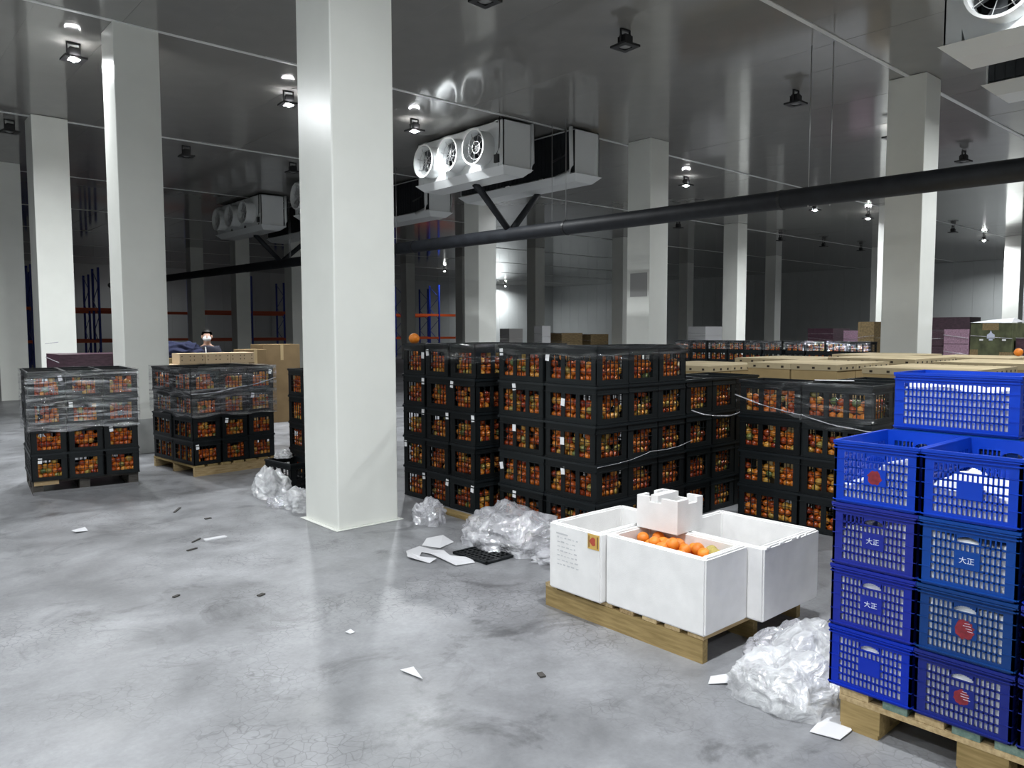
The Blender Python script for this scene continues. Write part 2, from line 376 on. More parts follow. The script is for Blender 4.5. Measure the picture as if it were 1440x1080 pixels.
# ------------------------------------------------------------------ air coolers
def air_cooler(label, x, y, length, face, fans=3, end_pipe=True):
    """hung unit running along y; fans blow along face (-1 or +1 in x); x is its fan-side casing plane"""
    t = thing('air_cooler', label, 'air cooler', (x, y, 4.88))
    D = .72; x0, x1 = (0, D) if face < 0 else (-D, 0); Y = length
    m = MB(); m.box(x0, x1, 0, .02, .14, 1.06); m.box(x0, x1, Y-.02, Y, .14, 1.06); m.box(x0, x1, 0, Y, 1.04, 1.06)
    fx0, fx1 = (0, .02) if face < 0 else (-.02, 0); pitch = (Y-.35)/fans; rf = .335; zc = .56
    # fan plate with round openings
    ys = [.16+pitch*(k+.5) for k in range(fans)]
    m.box(fx0, fx1, 0, ys[0]-pitch/2, .14, 1.06); m.box(fx0, fx1, ys[-1]+pitch/2, Y, .14, 1.06)
    n = 24
    for yc in ys:
        for k in range(n):
            a0, a1 = 2*math.pi*k/n, 2*math.pi*(k+1)/n
            def sq(a):
                c, s_ = math.cos(a), math.sin(a); hy, hz0, hz1 = pitch/2, zc-.14, 1.06-zc
                q = min(hy/abs(c) if abs(c) > 1e-6 else 9, (hz1 if s_ > 0 else hz0)/abs(s_) if abs(s_) > 1e-6 else 9); return (yc+c*q, zc+s_*q)
            p0, p1 = sq(a0), sq(a1); xx = fx0 if face < 0 else fx1
            m.add([(xx, yc+rf*math.cos(a0), zc+rf*math.sin(a0)), (xx, yc+rf*math.cos(a1), zc+rf*math.sin(a1)), (xx, *p1), (xx, *p0)], [(0,1,2,3)])
    m.obj('casing', M_white, t)
    m = MB(); bx0, bx1 = (x1-.02, x1) if face < 0 else (x0, x0+.02); m.box(bx0, bx1, .03, Y-.03, .18, 1.03)
    for k in range(int(Y/.12)): m.box(min(bx0, bx1)-.012, max(bx0, bx1)+.012, .06+k*.12, .07+k*.12, .18, 1.03)
    m.obj('coil', M_fin, t)
    m = MB(); e = .05
    m.add([(x0-e, -e, .14), (x1+e, -e, .14), (x1+e, Y+e, .14), (x0-e, Y+e, .14), (x0+.1, .1, 0), (x1-.1, .1, 0), (x1-.1, Y-.1, 0), (x0+.1, Y-.1, 0)],
          [(3,2,1,0)[::-1], (4,5,6,7)[::-1], (0,1,5,4)[::-1], (1,2,6,5)[::-1], (2,3,7,6)[::-1], (3,0,4,7)[::-1]])
    m.obj('drain_pan', M_white, t)
    for yc in ys:
        q = -.30 if face < 0 else .0
        f = MB().ring((q, yc, zc), (1,0,0), rf-.008, rf, .30, 36).obj('fan_duct', M_white, t)
        MB().ring((-.31 if face < 0 else .29, yc, zc), (1,0,0), rf-.012, rf+.022, .02, 36).obj('rim', M_trim, f)
        fx = face*.22; g = MB()
        for k in range(4):
            a = math.pi*k/4+.3; g.tube([(fx, yc-rf*math.cos(a), zc-rf*math.sin(a)), (fx, yc+rf*math.cos(a), zc+rf*math.sin(a))], .006, 5)
        for rr in (.12, .24): g.ring((fx-.004, yc, zc), (1,0,0), rr-.006, rr, .008, 24)
        g.obj('guard', M_steel, f)
        h = MB().tube([(face*.16, yc, zc), (face*-.05, yc, zc)], .075, 14); 
        h.obj('motor', M_dark, f)
        bl = MB()
        for k in range(5):
            a = 2*math.pi*k/5; ca, sa = math.cos(a), math.sin(a); P = []
            for r_, w_, tw in ((.07, .05, .05), (.2, .1, .045), (rf-.03, .13, .03)):
                for sgn in (-1, 1): P.append((face*.08+sgn*tw, yc+r_*ca-sgn*w_*sa, zc+r_*sa+sgn*w_*ca))
            bl.add(P, [(0,1,3,2), (2,3,5,4)], True)
        bl.obj('fan_blades', M_blade, f)
    m = MB(); b = face*.05; m.box(min(0, b), max(0, b), .12, .24, .22, .38); m.obj('junction_box', M_dark, t)
    MB().tube([(face*.03, .18, .38), (face*.03, .10, .5), (face*.03, .08, .9), (face*.03, .08, 1.1)], .012, 6).obj('cable', M_dark, t)
    if end_pipe:
        px = x1+.09 if face < 0 else x0-.09
        MB().tube([(px, .05, 1.08), (px, .03, .3), (px, .1, .16), (px, .5, .1)], .045, 10).obj('suction_pipe', M_white, t)
        MB().tube([(px+.1*(-face), .1, 1.0), (px+.1*(-face), .1, .5), (px+.1*(-face), .5, .42)], .022, 8).obj('liquid_pipe', M_fin, t)
    return t
air_cooler('white air cooler with three floodlit fans hung over the crate stacks', 10.10, 11.70, 2.95, -1)
air_cooler('white air cooler back to back with the floodlit one', 12.45, 11.3, 3.9, 1)
air_cooler('white air cooler end showing behind the floodlit fans', 13.0, 17.3, 3.6, 1)
air_cooler('small-looking dark air cooler between the second and tall columns', 9.98, 22.9, 3.6, -1)
air_cooler('dark air cooler back to back with the one between the columns', 12.45, 22.8, 3.6, 1)
air_cooler('white air cooler cut by the upper corner of the frame', 9.80, .45, 3.1, -1)
air_cooler('second air cooler behind the corner one, above the pipe', 12.45, .3, 3.4, 1)
for x, y0, y1, lab in ((10.35, 17.2, 20.6, 'white air cooler mostly hidden behind the floodlit one'),):
    air_cooler(lab, 9.98, y0, y1-y0, -1)

# ------------------------------------------------------------------ the thick pipe with its hangers and branches
pz = lambda y: 3.72+.0112*(y-1)
pp = thing('insulated_pipe', 'thick black insulated pipe running under the ceiling past the columns', 'pipe', (11.2, 0, 0))
MB().tube([(0, y, pz(y)) for y in (-4.9, 5, 11, 17, 24, 32, 40, 45)], .148, 20).obj('main_pipe', M_pipe, pp)
for y in (1.5, 6.3, 11.0, 16.4, 21.0, 27): MB().ring((0, y, pz(y)), (0,1,0), .147, .156, .05, 20).obj('band', M_dark, pp)
for yb in (12.75, 24.2, 1.6):
    for dx, dy in ((-.75, .3), (1.15, .32)):
        MB().tube([(0, yb, pz(yb)+.05), (dx*.8, yb+dy*.8, 4.72), (dx, yb+dy, 4.90)], .075, 12).obj('branch_pipe', M_pipe, pp)
for y in (5.58, 5.87, 11.1, 11.5, 17.2, 17.5, 23.4, 23.7):
    sx = .12 if int(y*10) % 2 else -.12
    MB().tube([(sx*.4, y, CEIL-.01), (sx*.4, y, pz(y)-.16)], .008, 5).obj('hanger_rod', M_steel, pp)

# ------------------------------------------------------------------ pallets
def pallet_stringer(name, label, loc, rz, w, d, h, along='y', m1=None, m2=None, n=8, group=None, blocks=False):
    """stringers along local y at x = 0..w, deck boards across; origin at its near corner"""
    m1 = m1 or M_wood; m2 = m2 or M_woody
    t = thing(name, label, 'pallet', loc, rz, group)
    for x in (0, w/2-.022, w-.045):
        if blocks:
            for y in (0, d/2-.07, d-.14): board('block', x if x == 0 else (x-.05 if x < w*.7 else x-.055), (x if x == 0 else (x-.05 if x < w*.7 else x-.055))+.1, y, y+.14, .022, h-.047, m1, t)
            board('bottom_board', (x if x == 0 else (x-.05 if x < w*.7 else x-.055)), (x if x == 0 else (x-.05 if x < w*.7 else x-.055))+.1, 0, d, 0, .021, m2, t)
            board('lead_board', (x if x == 0 else (x-.05 if x < w*.7 else x-.055)), (x if x == 0 else (x-.05 if x < w*.7 else x-.055))+.1, 0, d, h-.046, h-.023, m2, t)
        else:
            board('stringer', x, x+.045, .0, d, .0, h-.024, m2, t)
    bw = .1
    for k in range(n):
        y = k*(d-bw)/(n-1); j = rnd.uniform(-.012, .012)
        board('deck_board', -.004+abs(j), w+.004-abs(j)*.5, y+(j if 0 < k < n-1 else 0), y+bw+(j if 0 < k < n-1 else 0), h-.022, h, m1, t)
    return t

foam_pal = pallet_stringer('wooden_pallet', 'weathered wooden pallet under the white foam boxes', (3.345, 2.285, 0), 0, 1.02, 1.185, .148, n=8)
# the blue crates' pallet: blocks, a lead board along the front and cross boards, some stained green
bp_ = thing('wooden_pallet', 'pale wooden block pallet under the blue crates', 'pallet', (3.265, .30, 0))
for x in (0, .48, .95):
    for y0, y1 in ((1.04, 1.21), (.56, .74), (0, .17)): board('block', x, x+.11, y0, y1, .022, .124, M_woody, bp_)
    board('lead_board', x-.002, x+.112, 0, 1.215, .125, .149, M_wood, bp_)
for y0, y1 in ((1.045, 1.205), (.565, .735), (.005, .165)): board('bottom_board', 0, 1.06, y0, y1, 0, .021, M_woody, bp_)
for k, (y0, y1) in enumerate(((1.09, 1.215), (.93, 1.03), (.79, .90), (.66, .76), (.50, .61), (.36, .46), (.2, .31), (0, .12))):
    board('deck_board', 0, 1.06, y0, y1, .150, .184, M_green if k in (1, 3, 4, 6) else M_wood, bp_)

# ------------------------------------------------------------------ black fruit crates and their oranges
CL, CW, CH = .60, .40, .322
WIN_L = [(-.238, -.108), (-.064, .064), (.108, .238)]; WIN_S = [(-.128, .128)]
def crate_mesh():
    m = MB(); t = .012
    def wall(length, wins, place):
        z0, z1 = .045, .242
        def bx(a0, a1, b0, b1, off=0., th=t): place(m, a0, a1, b0, b1, off, th)
        h = length/2
        bx(-h, h, 0, z0); bx(-h, h, z1, CH)
        edges = [-h]+[e for w in wins for e in w]+[h]
        for k in range(0, len(edges), 2): bx(edges[k], edges[k+1], z0, z1)
        for a0, a1 in wins:
            n = max(2, round((a1-a0)/.056))
            for k in range(1, n): c = a0+(a1-a0)*k/n; bx(c-.003, c+.003, z0, z1, .002, .007)
            for k in range(1, 3): c = z0+(z1-z0)*k/3; bx(a0, a1, c-.0025, c+.0025, .002, .006)
        for z in (.247, .0): bx(-h+.004, h-.004, z, z+.01, -.007, .008)
    wall(CL, WIN_L, lambda m, a0, a1, b0, b1, o, th: m.box(a0, a1, -CW/2+o, -CW/2+o+th, b0, b1))
    wall(CL, WIN_L, lambda m, a0, a1, b0, b1, o, th: m.box(a0, a1, CW/2-o-th, CW/2-o, b0, b1))
    wall(CW, WIN_S, lambda m, a0, a1, b0, b1, o, th: m.box(-CL/2+o, -CL/2+o+th, a0, a1, b0, b1))
    wall(CW, WIN_S, lambda m, a0, a1, b0, b1, o, th: m.box(CL/2-o-th, CL/2-o, a0, a1, b0, b1))
    m.box(-CL/2+t, CL/2-t, -CW/2+t, CW/2-t, .004, .014)
    return m.mesh('fruit_crate', M_black)
def rim_mesh():
    m = MB(); a, b = CL/2+.009, CW/2+.009; w = .022
    for z0, z1 in ((CH-.024, CH-.002), ):
        m.box(-a, a, -b, -b+w, z0, z1); m.box(-a, a, b-w, b, z0, z1); m.box(-a, -a+w, -b+w, b-w, z0, z1); m.box(a-w, a, -b+w, b-w, z0, z1)
    return m.mesh('rim', M_rim)
CRATE, RIM = crate_mesh(), rim_mesh()
TAG = MB().box(-.022, .022, -.0015, .0015, -.032, .032).mesh('tag', M_tag)
ICO = None
def ico():
    bm = bmesh.new(); bmesh.ops.create_icosphere(bm, subdivisions=2, radius=1)
    v = [tuple(p.co) for p in bm.verts]; f = [tuple(q.index for q in p.verts) for p in bm.faces]; bm.free(); return v, f
IV, IF = ico()
OR_ME = MB().add(IV, IF, True).mesh('orange', M_or1)
mass_v, mass_f, mass_t = [], [], []
ONE = [0]
def put_oranges(obj_m, face, sx, sy, sz, single=None):
    """fruit behind one face of a crate. face: '-x','+x','-y','+y' in crate space"""
    long = face[1] == 'y'; L = (CL if long else CW); n = 8 if long else 5
    rows = 4
    for r_ in range(rows):
        for k in range(n):
            if r_ == rows-1 and rnd.random() < .62: continue
            if rnd.random() < .04: continue
            a = -L/2+.05+(k+.5*(r_ % 2)*.8)*(L-.11)/(n-.6)+rnd.uniform(-.006, .006); z = .05+r_*.058+rnd.uniform(-.006, .006)
            rad = rnd.uniform(.033, .039); q = (CW if long else CL)/2-.062-rnd.uniform(0, .012); s = 1 if face[0] == '+' else -1
            p = Vector((a, s*q, z)) if long else Vector((s*q, a, z))
            w = obj_m @ p
            if single and ONE[0] < 268:
                o = link('orange', OR_ME, None, w); o.scale = (rad, rad, rad*.93); o.rotation_euler = (rnd.random()*3, rnd.random()*3, 0)
                tag(o, single, 'orange', 'oranges seen through the crates of the five-high stack behind the foam boxes'); ONE[0] += 1
            else:
                b = len(mass_v); mass_v.extend((w.x+v[0]*rad, w.y+v[1]*rad, w.z+v[2]*rad*.93) for v in IV)
                mass_f.extend(tuple(i+b for i in f) for f in IF); mass_t.extend([rnd.random()]*len(IV))
LEVEL = ['bottom', 'second', 'third', 'fourth', 'fifth']
def crate(x, y, z, rz, label, faces, s=(1, 1, 1), group=None, tagp=None, single=None):
    o = link('fruit_crate', CRATE, None, (x, y, z), rz); o.scale = s
    tag(o, label, 'crate', group)
    link('rim', RIM, o)
    if tagp:
        face, a, zz = tagp
        d = {'-y': ((a, -CW/2-.003, zz), 0), '-x': ((-CL/2-.003, a, zz), math.pi/2)}[face]
        tg = link('tag', TAG, o, d[0], d[1]); tg.rotation_euler = (0, rnd.uniform(-.25, .25), d[1])
    mw = Matrix.LocRotScale(Vector((x, y, z)), Matrix.Rotation(rz, 3, 'Z').to_quaternion(), Vector(s))
    for f in faces: put_oranges(mw, f, *s, single=single)
    return o

# stack by the frame edge and the one beside it: three by two crates, four high, short ends to the aisle
def low_stack(ox, oy, rz, word, kx=.352, ky=.545, z0=.155, hp=.293):
    s = (ky/.618, kx/.412, hp/CH)
    for lv in range(4):
        for r_ in range(2):
            for c in range(3):
                j = rnd.uniform(-.008, .008)
                p = Vector(((c+.5)*kx+j, (r_+.5)*ky+rnd.uniform(-.01, .01), 0)); p.rotate(Matrix.Rotation(rz, 3, 'Z'))
                cc = ['near-corner', 'middle', 'far-corner'][c]
                lab = 'black crate of oranges, %s level, %s column%s, %s' % (LEVEL[lv] if lv < 3 else 'top', cc, ' rear' if r_ else '', word)
                fs = (['-x'] if r_ == 0 else []) + (['+y'] if c == 0 else [])
                tg = ('-x', rnd.uniform(.1, .16)*rnd.choice((-1, 1)), .24) if (r_ == 0 and rnd.random() < .55) else None
                crate(ox+p.x, oy+p.y, z0+lv*hp, rz+math.pi/2+rnd.uniform(-.012, .012), lab, fs, s, 'crates in the two low wrapped stacks', tg)
low_stack(1.50, 9.42, R(-6), 'stack on the dark pallet')
low_stack(3.19, 9.42, R(6), 'stack on the yellow pallet', .36, .575, .135)
t = pallet_stringer('wooden_pallet', 'dark grey pallet under the wrapped crates at the frame edge', (1.52, 9.47, 0), R(-6), 1.03, 1.0, .15, m1=M_wooddk, m2=M_wooddk, n=6, blocks=True)
t = thing('wooden_pallet', 'yellow wooden pallet under the wrapped crates beside the second column', 'pallet', (3.19, 9.40, 0), R(6))
for y in (0, .56, 1.12): board('stringer', 0, 1.15, y, y+.045, 0, .105, M_wood, t)
for k in range(7): board('deck_board', k*.17, k*.17+.12, -.005, 1.17, .106, .130, M_woody, t)
pa = [o for o in bpy.data.objects if o.get('label', '').startswith('dark grey pallet')][0]
board('fascia_board', .0, 1.03, -.012, -.001, .0, .035, mat('pallet_grey', (.14, .14, .145), .6, noise_amt=.2), pa)
o = MB().box(-.115, .115, -.005, .005, 0, .055).obj('wood_offcut', mat('offcut_wood', (.42, .30, .16), .8)); o.location = (1.645, 9.435, .105); o.rotation_euler = (.12, 0, R(-6))
tag(o, 'pale board scrap stuck in the front of the dark pallet', 'offcut')

# the five-high stacks: D with the loose orange on top, E behind the foam boxes, F four-high beyond, G beside the blue crates
HP = .324
def side_stack(x0, y0, ncol, depth_cols, levels, word, axis, **kw): pass
for lv in range(5):       # D: short ends to the aisle, columns along y
    for c in range(3):
        x = 4.52+.305; y = 5.66+.2+c*.41
        lab = 'black crate of oranges, %s level, %s column, stack topped by the loose orange' % (LEVEL[lv], ['corner', 'middle', 'column-side'][c])
        crate(x+rnd.uniform(-.008, .008), y+rnd.uniform(-.008, .008), .004+lv*HP, rnd.uniform(-.012, .012), lab, ['-x']+(['-y'] if c == 0 else []), (1, .98, 1),
              'crates in the tall stacks behind the foam boxes', ('-x', rnd.choice((-.165, .165)), rnd.uniform(.2, .28)) if rnd.random() < .85 else None)
    for c in range(3): crate(4.52+.305+.62, 5.66+.2+c*.41, .004+lv*HP, rnd.uniform(-.012, .012), 'black crate of oranges, %s level, %s inner column, stack topped by the loose orange' % (LEVEL[lv], ['corner', 'middle', 'column-side'][c]), ['-y'] if c == 0 and lv > 1 else ['-x'], (1, .98, 1),
          'crates in the tall stacks behind the foam boxes')
E0x, E0y = 4.64, 4.215
for lv in range(4, -1, -1):       # E: two long sides to the aisle, then short ends along x
    for c in range(2):
        x = E0x+.2; y = E0y+.31+c*.618
        lab = 'black crate of oranges, %s level, %s long side, five-high stack behind the foam boxes' % (LEVEL[lv], ['corner', 'inner'][c])
        crate(x+rnd.uniform(-.006, .006), y, .004+lv*HP, -math.pi/2+rnd.uniform(-.01, .01), lab, ['-y']+(['+x'] if c == 0 else []), (1.0, 1, 1),
              'crates in the tall stacks behind the foam boxes', ('-y', rnd.choice((.27, -.27, -.085)), rnd.uniform(.15, .27)) if rnd.random() < .85 else None,
              single='orange behind the slots of the %s-level %s crate, five-high foam-box stack' % (LEVEL[lv], ['corner', 'inner'][c]))
    for c in range(1, 3):
        lab = 'black crate of oranges, %s level, %s end column, five-high stack behind the foam boxes' % (LEVEL[lv], ['', 'middle', 'last'][c])
        crate(E0x+.2+c*.405, E0y+.31, .004+lv*HP, -math.pi/2+rnd.uniform(-.01, .01), lab, ['+x'], (1.0, 1, 1), 'crates in the tall stacks behind the foam boxes')
for lv in range(4):       # F
    for c in range(3):
        lab = 'black crate of oranges, %s level, %s column, dark four-high stack in the gap' % (LEVEL[lv], ['first', 'second', 'third'][c])
        crate(5.90+.2+c*.41, E0y+.33, .004+lv*HP, -math.pi/2+rnd.uniform(-.012, .012), lab, ['+x'], (1, 1, 1), 'crates in the four-high stacks behind the foam boxes')
G0x, G0y = 6.3, 2.72
for lv in range(4):       # G
    for c in range(2):
        lab = 'black crate of oranges, %s level, %s long side, wrapped stack beside the blue crates' % (LEVEL[lv], ['corner', 'inner'][c])
        crate(G0x+.2, G0y+.305+c*.612, .004+lv*HP, -math.pi/2+rnd.uniform(-.01, .01), lab, ['-y']+(['+x'] if c == 0 else []), (1, 1, 1), 'crates in the four-high stacks behind the foam boxes')
    for c in range(1, 3):
        crate(G0x+.2+c*.405, G0y+.305, .004+lv*HP, -math.pi/2, 'black crate of oranges, %s level, %s end column, wrapped stack beside the blue crates' % (LEVEL[lv], ['', 'middle', 'last'][c]),
              ['+x'], (1, 1, 1), 'crates in the four-high stacks behind the foam boxes')
# H: dark stack showing behind the tall column, and the empty crate standing in front of it
for lv in range(4):
    for c in range(2):
        crate(4.46, 8.26+c*.41, .004+lv*HP, 0, 'black crate, %s level, %s column, dark stack half hidden by the tall column' % (LEVEL[lv], ['front', 'rear'][c]), ['-x'], (1, .98, 1), 'crates half hidden by the tall column')
crate(3.86, 8.16, .004, R(96), 'empty black crate standing on the floor behind the tall column', [], (.9, .95, .9))
ORD = ['first', 'second', 'third', 'fourth', 'fifth', 'sixth', 'seventh', 'eighth', 'ninth', 'tenth']
# far rows of wrapped stacks beyond the cartons
for lv in range(4):
    for c in range(10):
        if rnd.random() < -.0: continue
        crate(21.5+(.12 if c//2 % 2 else 0), 9.6+c*.66, .155+lv*.32, -math.pi/2+rnd.uniform(-.02, .02), 'black crate of oranges, %s level, %s from the dark-faced column, distant wrapped row' % (['bottom', 'second', 'third', 'top'][lv], ORD[c]),
              ['-y'] if lv > 1 else [], (1, 1, 1), 'crates in the distant wrapped row')
for k in range(5): pallet_stringer('wooden_pallet', 'wooden pallet under the distant wrapped crates, %s from the dark-faced column' % ORD[k], (21.3, 9.3+k*1.32, 0), 0, 1.0, 1.2, .15, n=5, group='pallets under the distant wrapped row')

me = bpy.data.meshes.new('oranges'); me.from_pydata(mass_v, [], mass_f); me.polygons.foreach_set('use_smooth', [True]*len(mass_f))
a = me.attributes.new('tone', 'FLOAT', 'POINT'); a.data.foreach_set('value', mass_t); me.materials.append(M_or2)
o = link('oranges', me); tag(o, 'oranges packed in the black crates, seen through their slotted sides', 'oranges', None, 'stuff')

# loose oranges
FRUIT = MB()
def fruit_mesh():
    bm = bmesh.new(); bmesh.ops.create_uvsphere(bm, u_segments=20, v_segments=14, radius=1)
    for v in bm.verts:
        d = math.hypot(v.co.x, v.co.y)
        v.co.z *= .92
        if v.co.z > .6: v.co.z -= .10*max(0, 1-d/.35)
    me = bpy.data.meshes.new('orange'); bm.to_mesh(me); bm.free(); me.polygons.foreach_set('use_smooth', [True]*len(me.polygons)); me.materials.append(M_peel); return me
FR = fruit_mesh()
ST = MB().add([(.10*math.cos(k*1.047), .10*math.sin(k*1.047), .80) for k in range(6)]+[(0,0,.86)], [(k, (k+1)%6, 6) for k in range(6)]).mesh('stem', mat('stem_green', (.12, .16, .04), .7))
def fruit(x, y, z, r, label, group=None, m=None):
    o = link('orange', FR, None, (x, y, z)); o.scale = (r, r, r); o.rotation_euler = (rnd.uniform(-.9, .9), rnd.uniform(-.9, .9), rnd.random()*6)
    tag(o, label, 'orange', group); link('stem', ST, o); return o
fruit(4.60, 6.78, 5*HP+.052, .058, 'single large orange lying on top of the tall crate stack')
fruit(11.3, 3.07, 1.468, .052, 'orange lying on the brown cartons near the frame edge')

# ------------------------------------------------------------------ stretch film round the stacks
def wrap(name, label, x0, x1, y0, y1, z0, z1, m, rz=0., loc=(0,0,0), sag=.03, seed=0, sides='fblr'):
    """a skin of film round a box: pulled-in wavy sheet with an uneven lower edge"""
    per = []
    n = 26
    cs = [(x0, y0), (x1, y0), (x1, y1), (x0, y1)]
    names = 'frbl'
    mb = MB()
    for si in range(4):
        if names[si] not in sides: continue
        a, b = Vector(cs[si]), Vector(cs[(si+1) % 4]); d = (b-a); nrm = Vector((d.y, -d.x)).normalized(); v = []; f = []
        rows = 9
        for j in range(rows+1):
            for i in range(n+1):
                u = i/n; p = a+d*u; zz = z0+(z1-z0)*j/rows
                q = noise.noise(Vector((p.x*3+seed, p.y*3, zz*9)))
                edge = min(u, 1-u)*6
                off = .006+.010*q*min(1, edge)
                if j == 0: zz += sag*noise.noise(Vector((p.x*2.2, p.y*2.2+seed, 3)))
                v.append((p.x+nrm.x*off, p.y+nrm.y*off, zz))
        for j in range(rows):
            for i in range(n): k = j*(n+1)+i; f.append((k, k+1, k+n+2, k+n+1))
        mb.add(v, f, True)
    o = mb.obj(name, m, None, loc); o.rotation_euler = (0, 0, rz); tag(o, label, 'plastic film'); return o
wrap('stretch_film', 'clear stretch film round the upper crates of the stack on the dark pallet', -.02, 1.07, -.02, 1.10, .68, 1.335, M_wrap, R(-6), (1.50, 9.42, 0), .12, 1)
wrap('stretch_film', 'clear stretch film round the upper crates of the stack on the yellow pallet', -.02, 1.11, -.02, 1.17, .72, 1.32, M_wrap, R(6), (3.19, 9.42, 0), .14, 5)
wrap('stretch_film', 'thin film round the top crates of the five-high stack behind the foam boxes', E0x-.02, E0x+1.26, E0y-.02, E0y+1.26, 1.50, 1.635, M_wrapl, 0, (0,0,0), .05, 9, 'fl')
wrap('stretch_film', 'thin film round the top of the stack topped by the loose orange', 4.49, 5.76, 5.62, 6.90, 1.44, 1.635, M_wrapl, 0, (0,0,0), .05, 12, 'fl')
wrap('stretch_film', 'loose film round the top of the wrapped stack beside the blue crates', G0x-.025, G0x+1.25, G0y-.025, G0y+1.25, .98, 1.31, M_wrapl, 0, (0,0,0), .16, 15, 'fl')
for k in range(5): wrap('stretch_film', ['first', 'second', 'third', 'fourth', 'last'][k]+' film band on the distant wrapped crate row, counted from the bright column outward', 21.25, 22.0, 14.55-k*1.32, 15.8-k*1.32, 1.18, 1.45, M_wrap, 0, (0,0,0), .06, 20+k, 'l')
def strand(label, pts, r=.006):
    q = []
    for i in range(len(pts)-1):
        a, b = Vector(pts[i]), Vector(pts[i+1])
        for k in range(8): p = a.lerp(b, k/8); p.z -= .02*math.sin(math.pi*k/8); q.append(p+Vector((rnd.uniform(-.002, .002), 0, rnd.uniform(-.003, .003))))
    q.append(Vector(pts[-1])); o = MB().tube(q, r, 6, radii=[r*rnd.uniform(.5, 1.3) for _ in q]).obj('film_strand', M_bag); tag(o, label, 'plastic film')
strand('twisted film strand slanting across the wrapped stack beside the blue crates', [(6.26, 3.97, 1.16), (6.26, 3.3, 1.02), (6.26, 2.69, .93)], .006)
strand('twisted film strand slanting across the wrapped stack on the yellow pallet', [(3.17, 9.39, 1.0), (3.75, 9.44, 1.06), (4.28, 9.49, 1.16)], .007)
strand('thin film strand low along the five-high stack behind the foam boxes', [(4.61, 4.18, .64), (5.3, 4.18, .70), (5.9, 4.18, .74)], .0025)
strand('film strand hanging in the gap before the dark four-high stack', [(5.9, 4.19, 1.02), (6.4, 4.17, .93), (6.75, 4.16, .98)], .006)

# ------------------------------------------------------------------ white foam boxes
def foam_box(label, x0, x1, y0, y1, z0, h, t=.038, name='foam_box'):
    b = thing(name, label, 'box', ((x0+x1)/2, (y0+y1)/2, z0)); w, d = x1-x0, y1-y0
    bm = bmesh.new()
    m = MB(); n = 1
    o = [(-w/2, -d/2), (w/2, -d/2), (w/2, d/2), (-w/2, d/2)]; i_ = [(-w/2+t, -d/2+t), (w/2-t, -d/2+t), (w/2-t, d/2-t), (-w/2+t, d/2-t)]
    v = [(*p, 0) for p in o]+[(*p, h) for p in o]+[(*p, h) for p in i_]+[(*p, t) for p in i_]
    f = [(3,2,1,0)]+[(k, (k+1)%4, 4+(k+1)%4, 4+k) for k in range(4)]+[(4+k, 4+(k+1)%4, 8+(k+1)%4, 8+k) for k in range(4)]+[(8+k, 8+(k+1)%4, 12+(k+1)%4, 12+k) for k in range(4)]+[(12,13,14,15)]
    me = m.add(v, f).mesh('shell', M_foam)
    bm.from_mesh(me); bmesh.ops.bevel(bm, geom=bm.edges[:], offset=.009, segments=2, affect='EDGES'); bmesh.ops.subdivide_edges(bm, edges=[e for e in bm.edges if e.calc_length() > .15], cuts=3, use_grid_fill=True)
    for vv in bm.verts: vv.co += Vector((noise.noise(vv.co*9+b.location), noise.noise(vv.co*9+b.location*2), noise.noise(vv.co*12)))*.0022
    bm.to_mesh(me); bm.free(); link('shell', me, b)
    # a raised lip that takes the lid
    MB().box(-w/2+t*.95, w/2-t*.95, -d/2+t*.6, -d/2+t*.95, h-.03, h+.004).obj('lid_lip', M_foam, b)
    return b
FZ, FH = .149, .416
foam_box('white foam box full of loose oranges, front of the three on the pallet', 3.338, 3.738, 2.27, 2.958, FZ, FH)
bl = foam_box('empty white foam box with a small yellow sticker on its side', 3.30, 3.985, 2.963, 3.395, FZ, FH)
br = foam_box('empty white foam box with a torn rim nearest the blue crates', 3.745, 4.362, 2.175, 2.86, FZ, FH)
# sticker and faded print on the left one (parts of that box)
s = MB().box(-.3455, -.343, -.205, -.115, .315, .405).obj('sticker', mat('sticker_yellow', (.62, .40, .10), .6), bl)
q = MB(); n = 14; q.add([(-.347, -.158+.022*math.cos(2*math.pi*k/n)*(1+.25*math.cos(6*math.pi*k/n)), .362+.026*math.sin(2*math.pi*k/n)) for k in range(n)], [tuple(range(n))]); q.obj('emblem', mat('emblem_red', (.45, .07, .04), .6), s)
q = MB(); q.box(-.3467, -.346, -.198, -.19, .325, .395); q.box(-.3467, -.346, -.13, -.122, .325, .395); q.obj('print_bars', mat('print_brown', (.20, .10, .03), .6), s)
q = MB()
for r_ in range(7):
    y = .14
    while y > -.02:
        w_ = rnd.uniform(.008, .03); q.box(-.3447, -.3437, y-w_, y, .33-r_*.028, .33-r_*.028+rnd.uniform(.004, .010)); y -= w_+rnd.uniform(.006, .015)
q.box(-.3449, -.3437, .05, .15, .352, .362)
q.obj('faded_print', mat('print_grey', (.58, .58, .59), .7), bl)
# torn flakes along the worn rim
q = MB()
for k in range(5):
    x = -.27+k*.11+rnd.uniform(-.03, .03); w_ = rnd.uniform(.02, .07); a = rnd.uniform(.0, .005); b_ = rnd.uniform(.006, .018)
    q.add([(x, -.3435, .405), (x+w_, -.3435, .408), (x+w_*.8, -.342, .414+a), (x+.01, -.342, .416), (x, -.342+b_, .405), (x+w_, -.342+b_, .408), (x+w_*.8, -.343+b_, .414+a), (x+.01, -.343+b_, .416)], [(0,1,2,3), (7,6,5,4), (3,2,6,7), (0,3,7,4), (1,5,6,2)])
q.obj('torn_rim', M_foam, br)
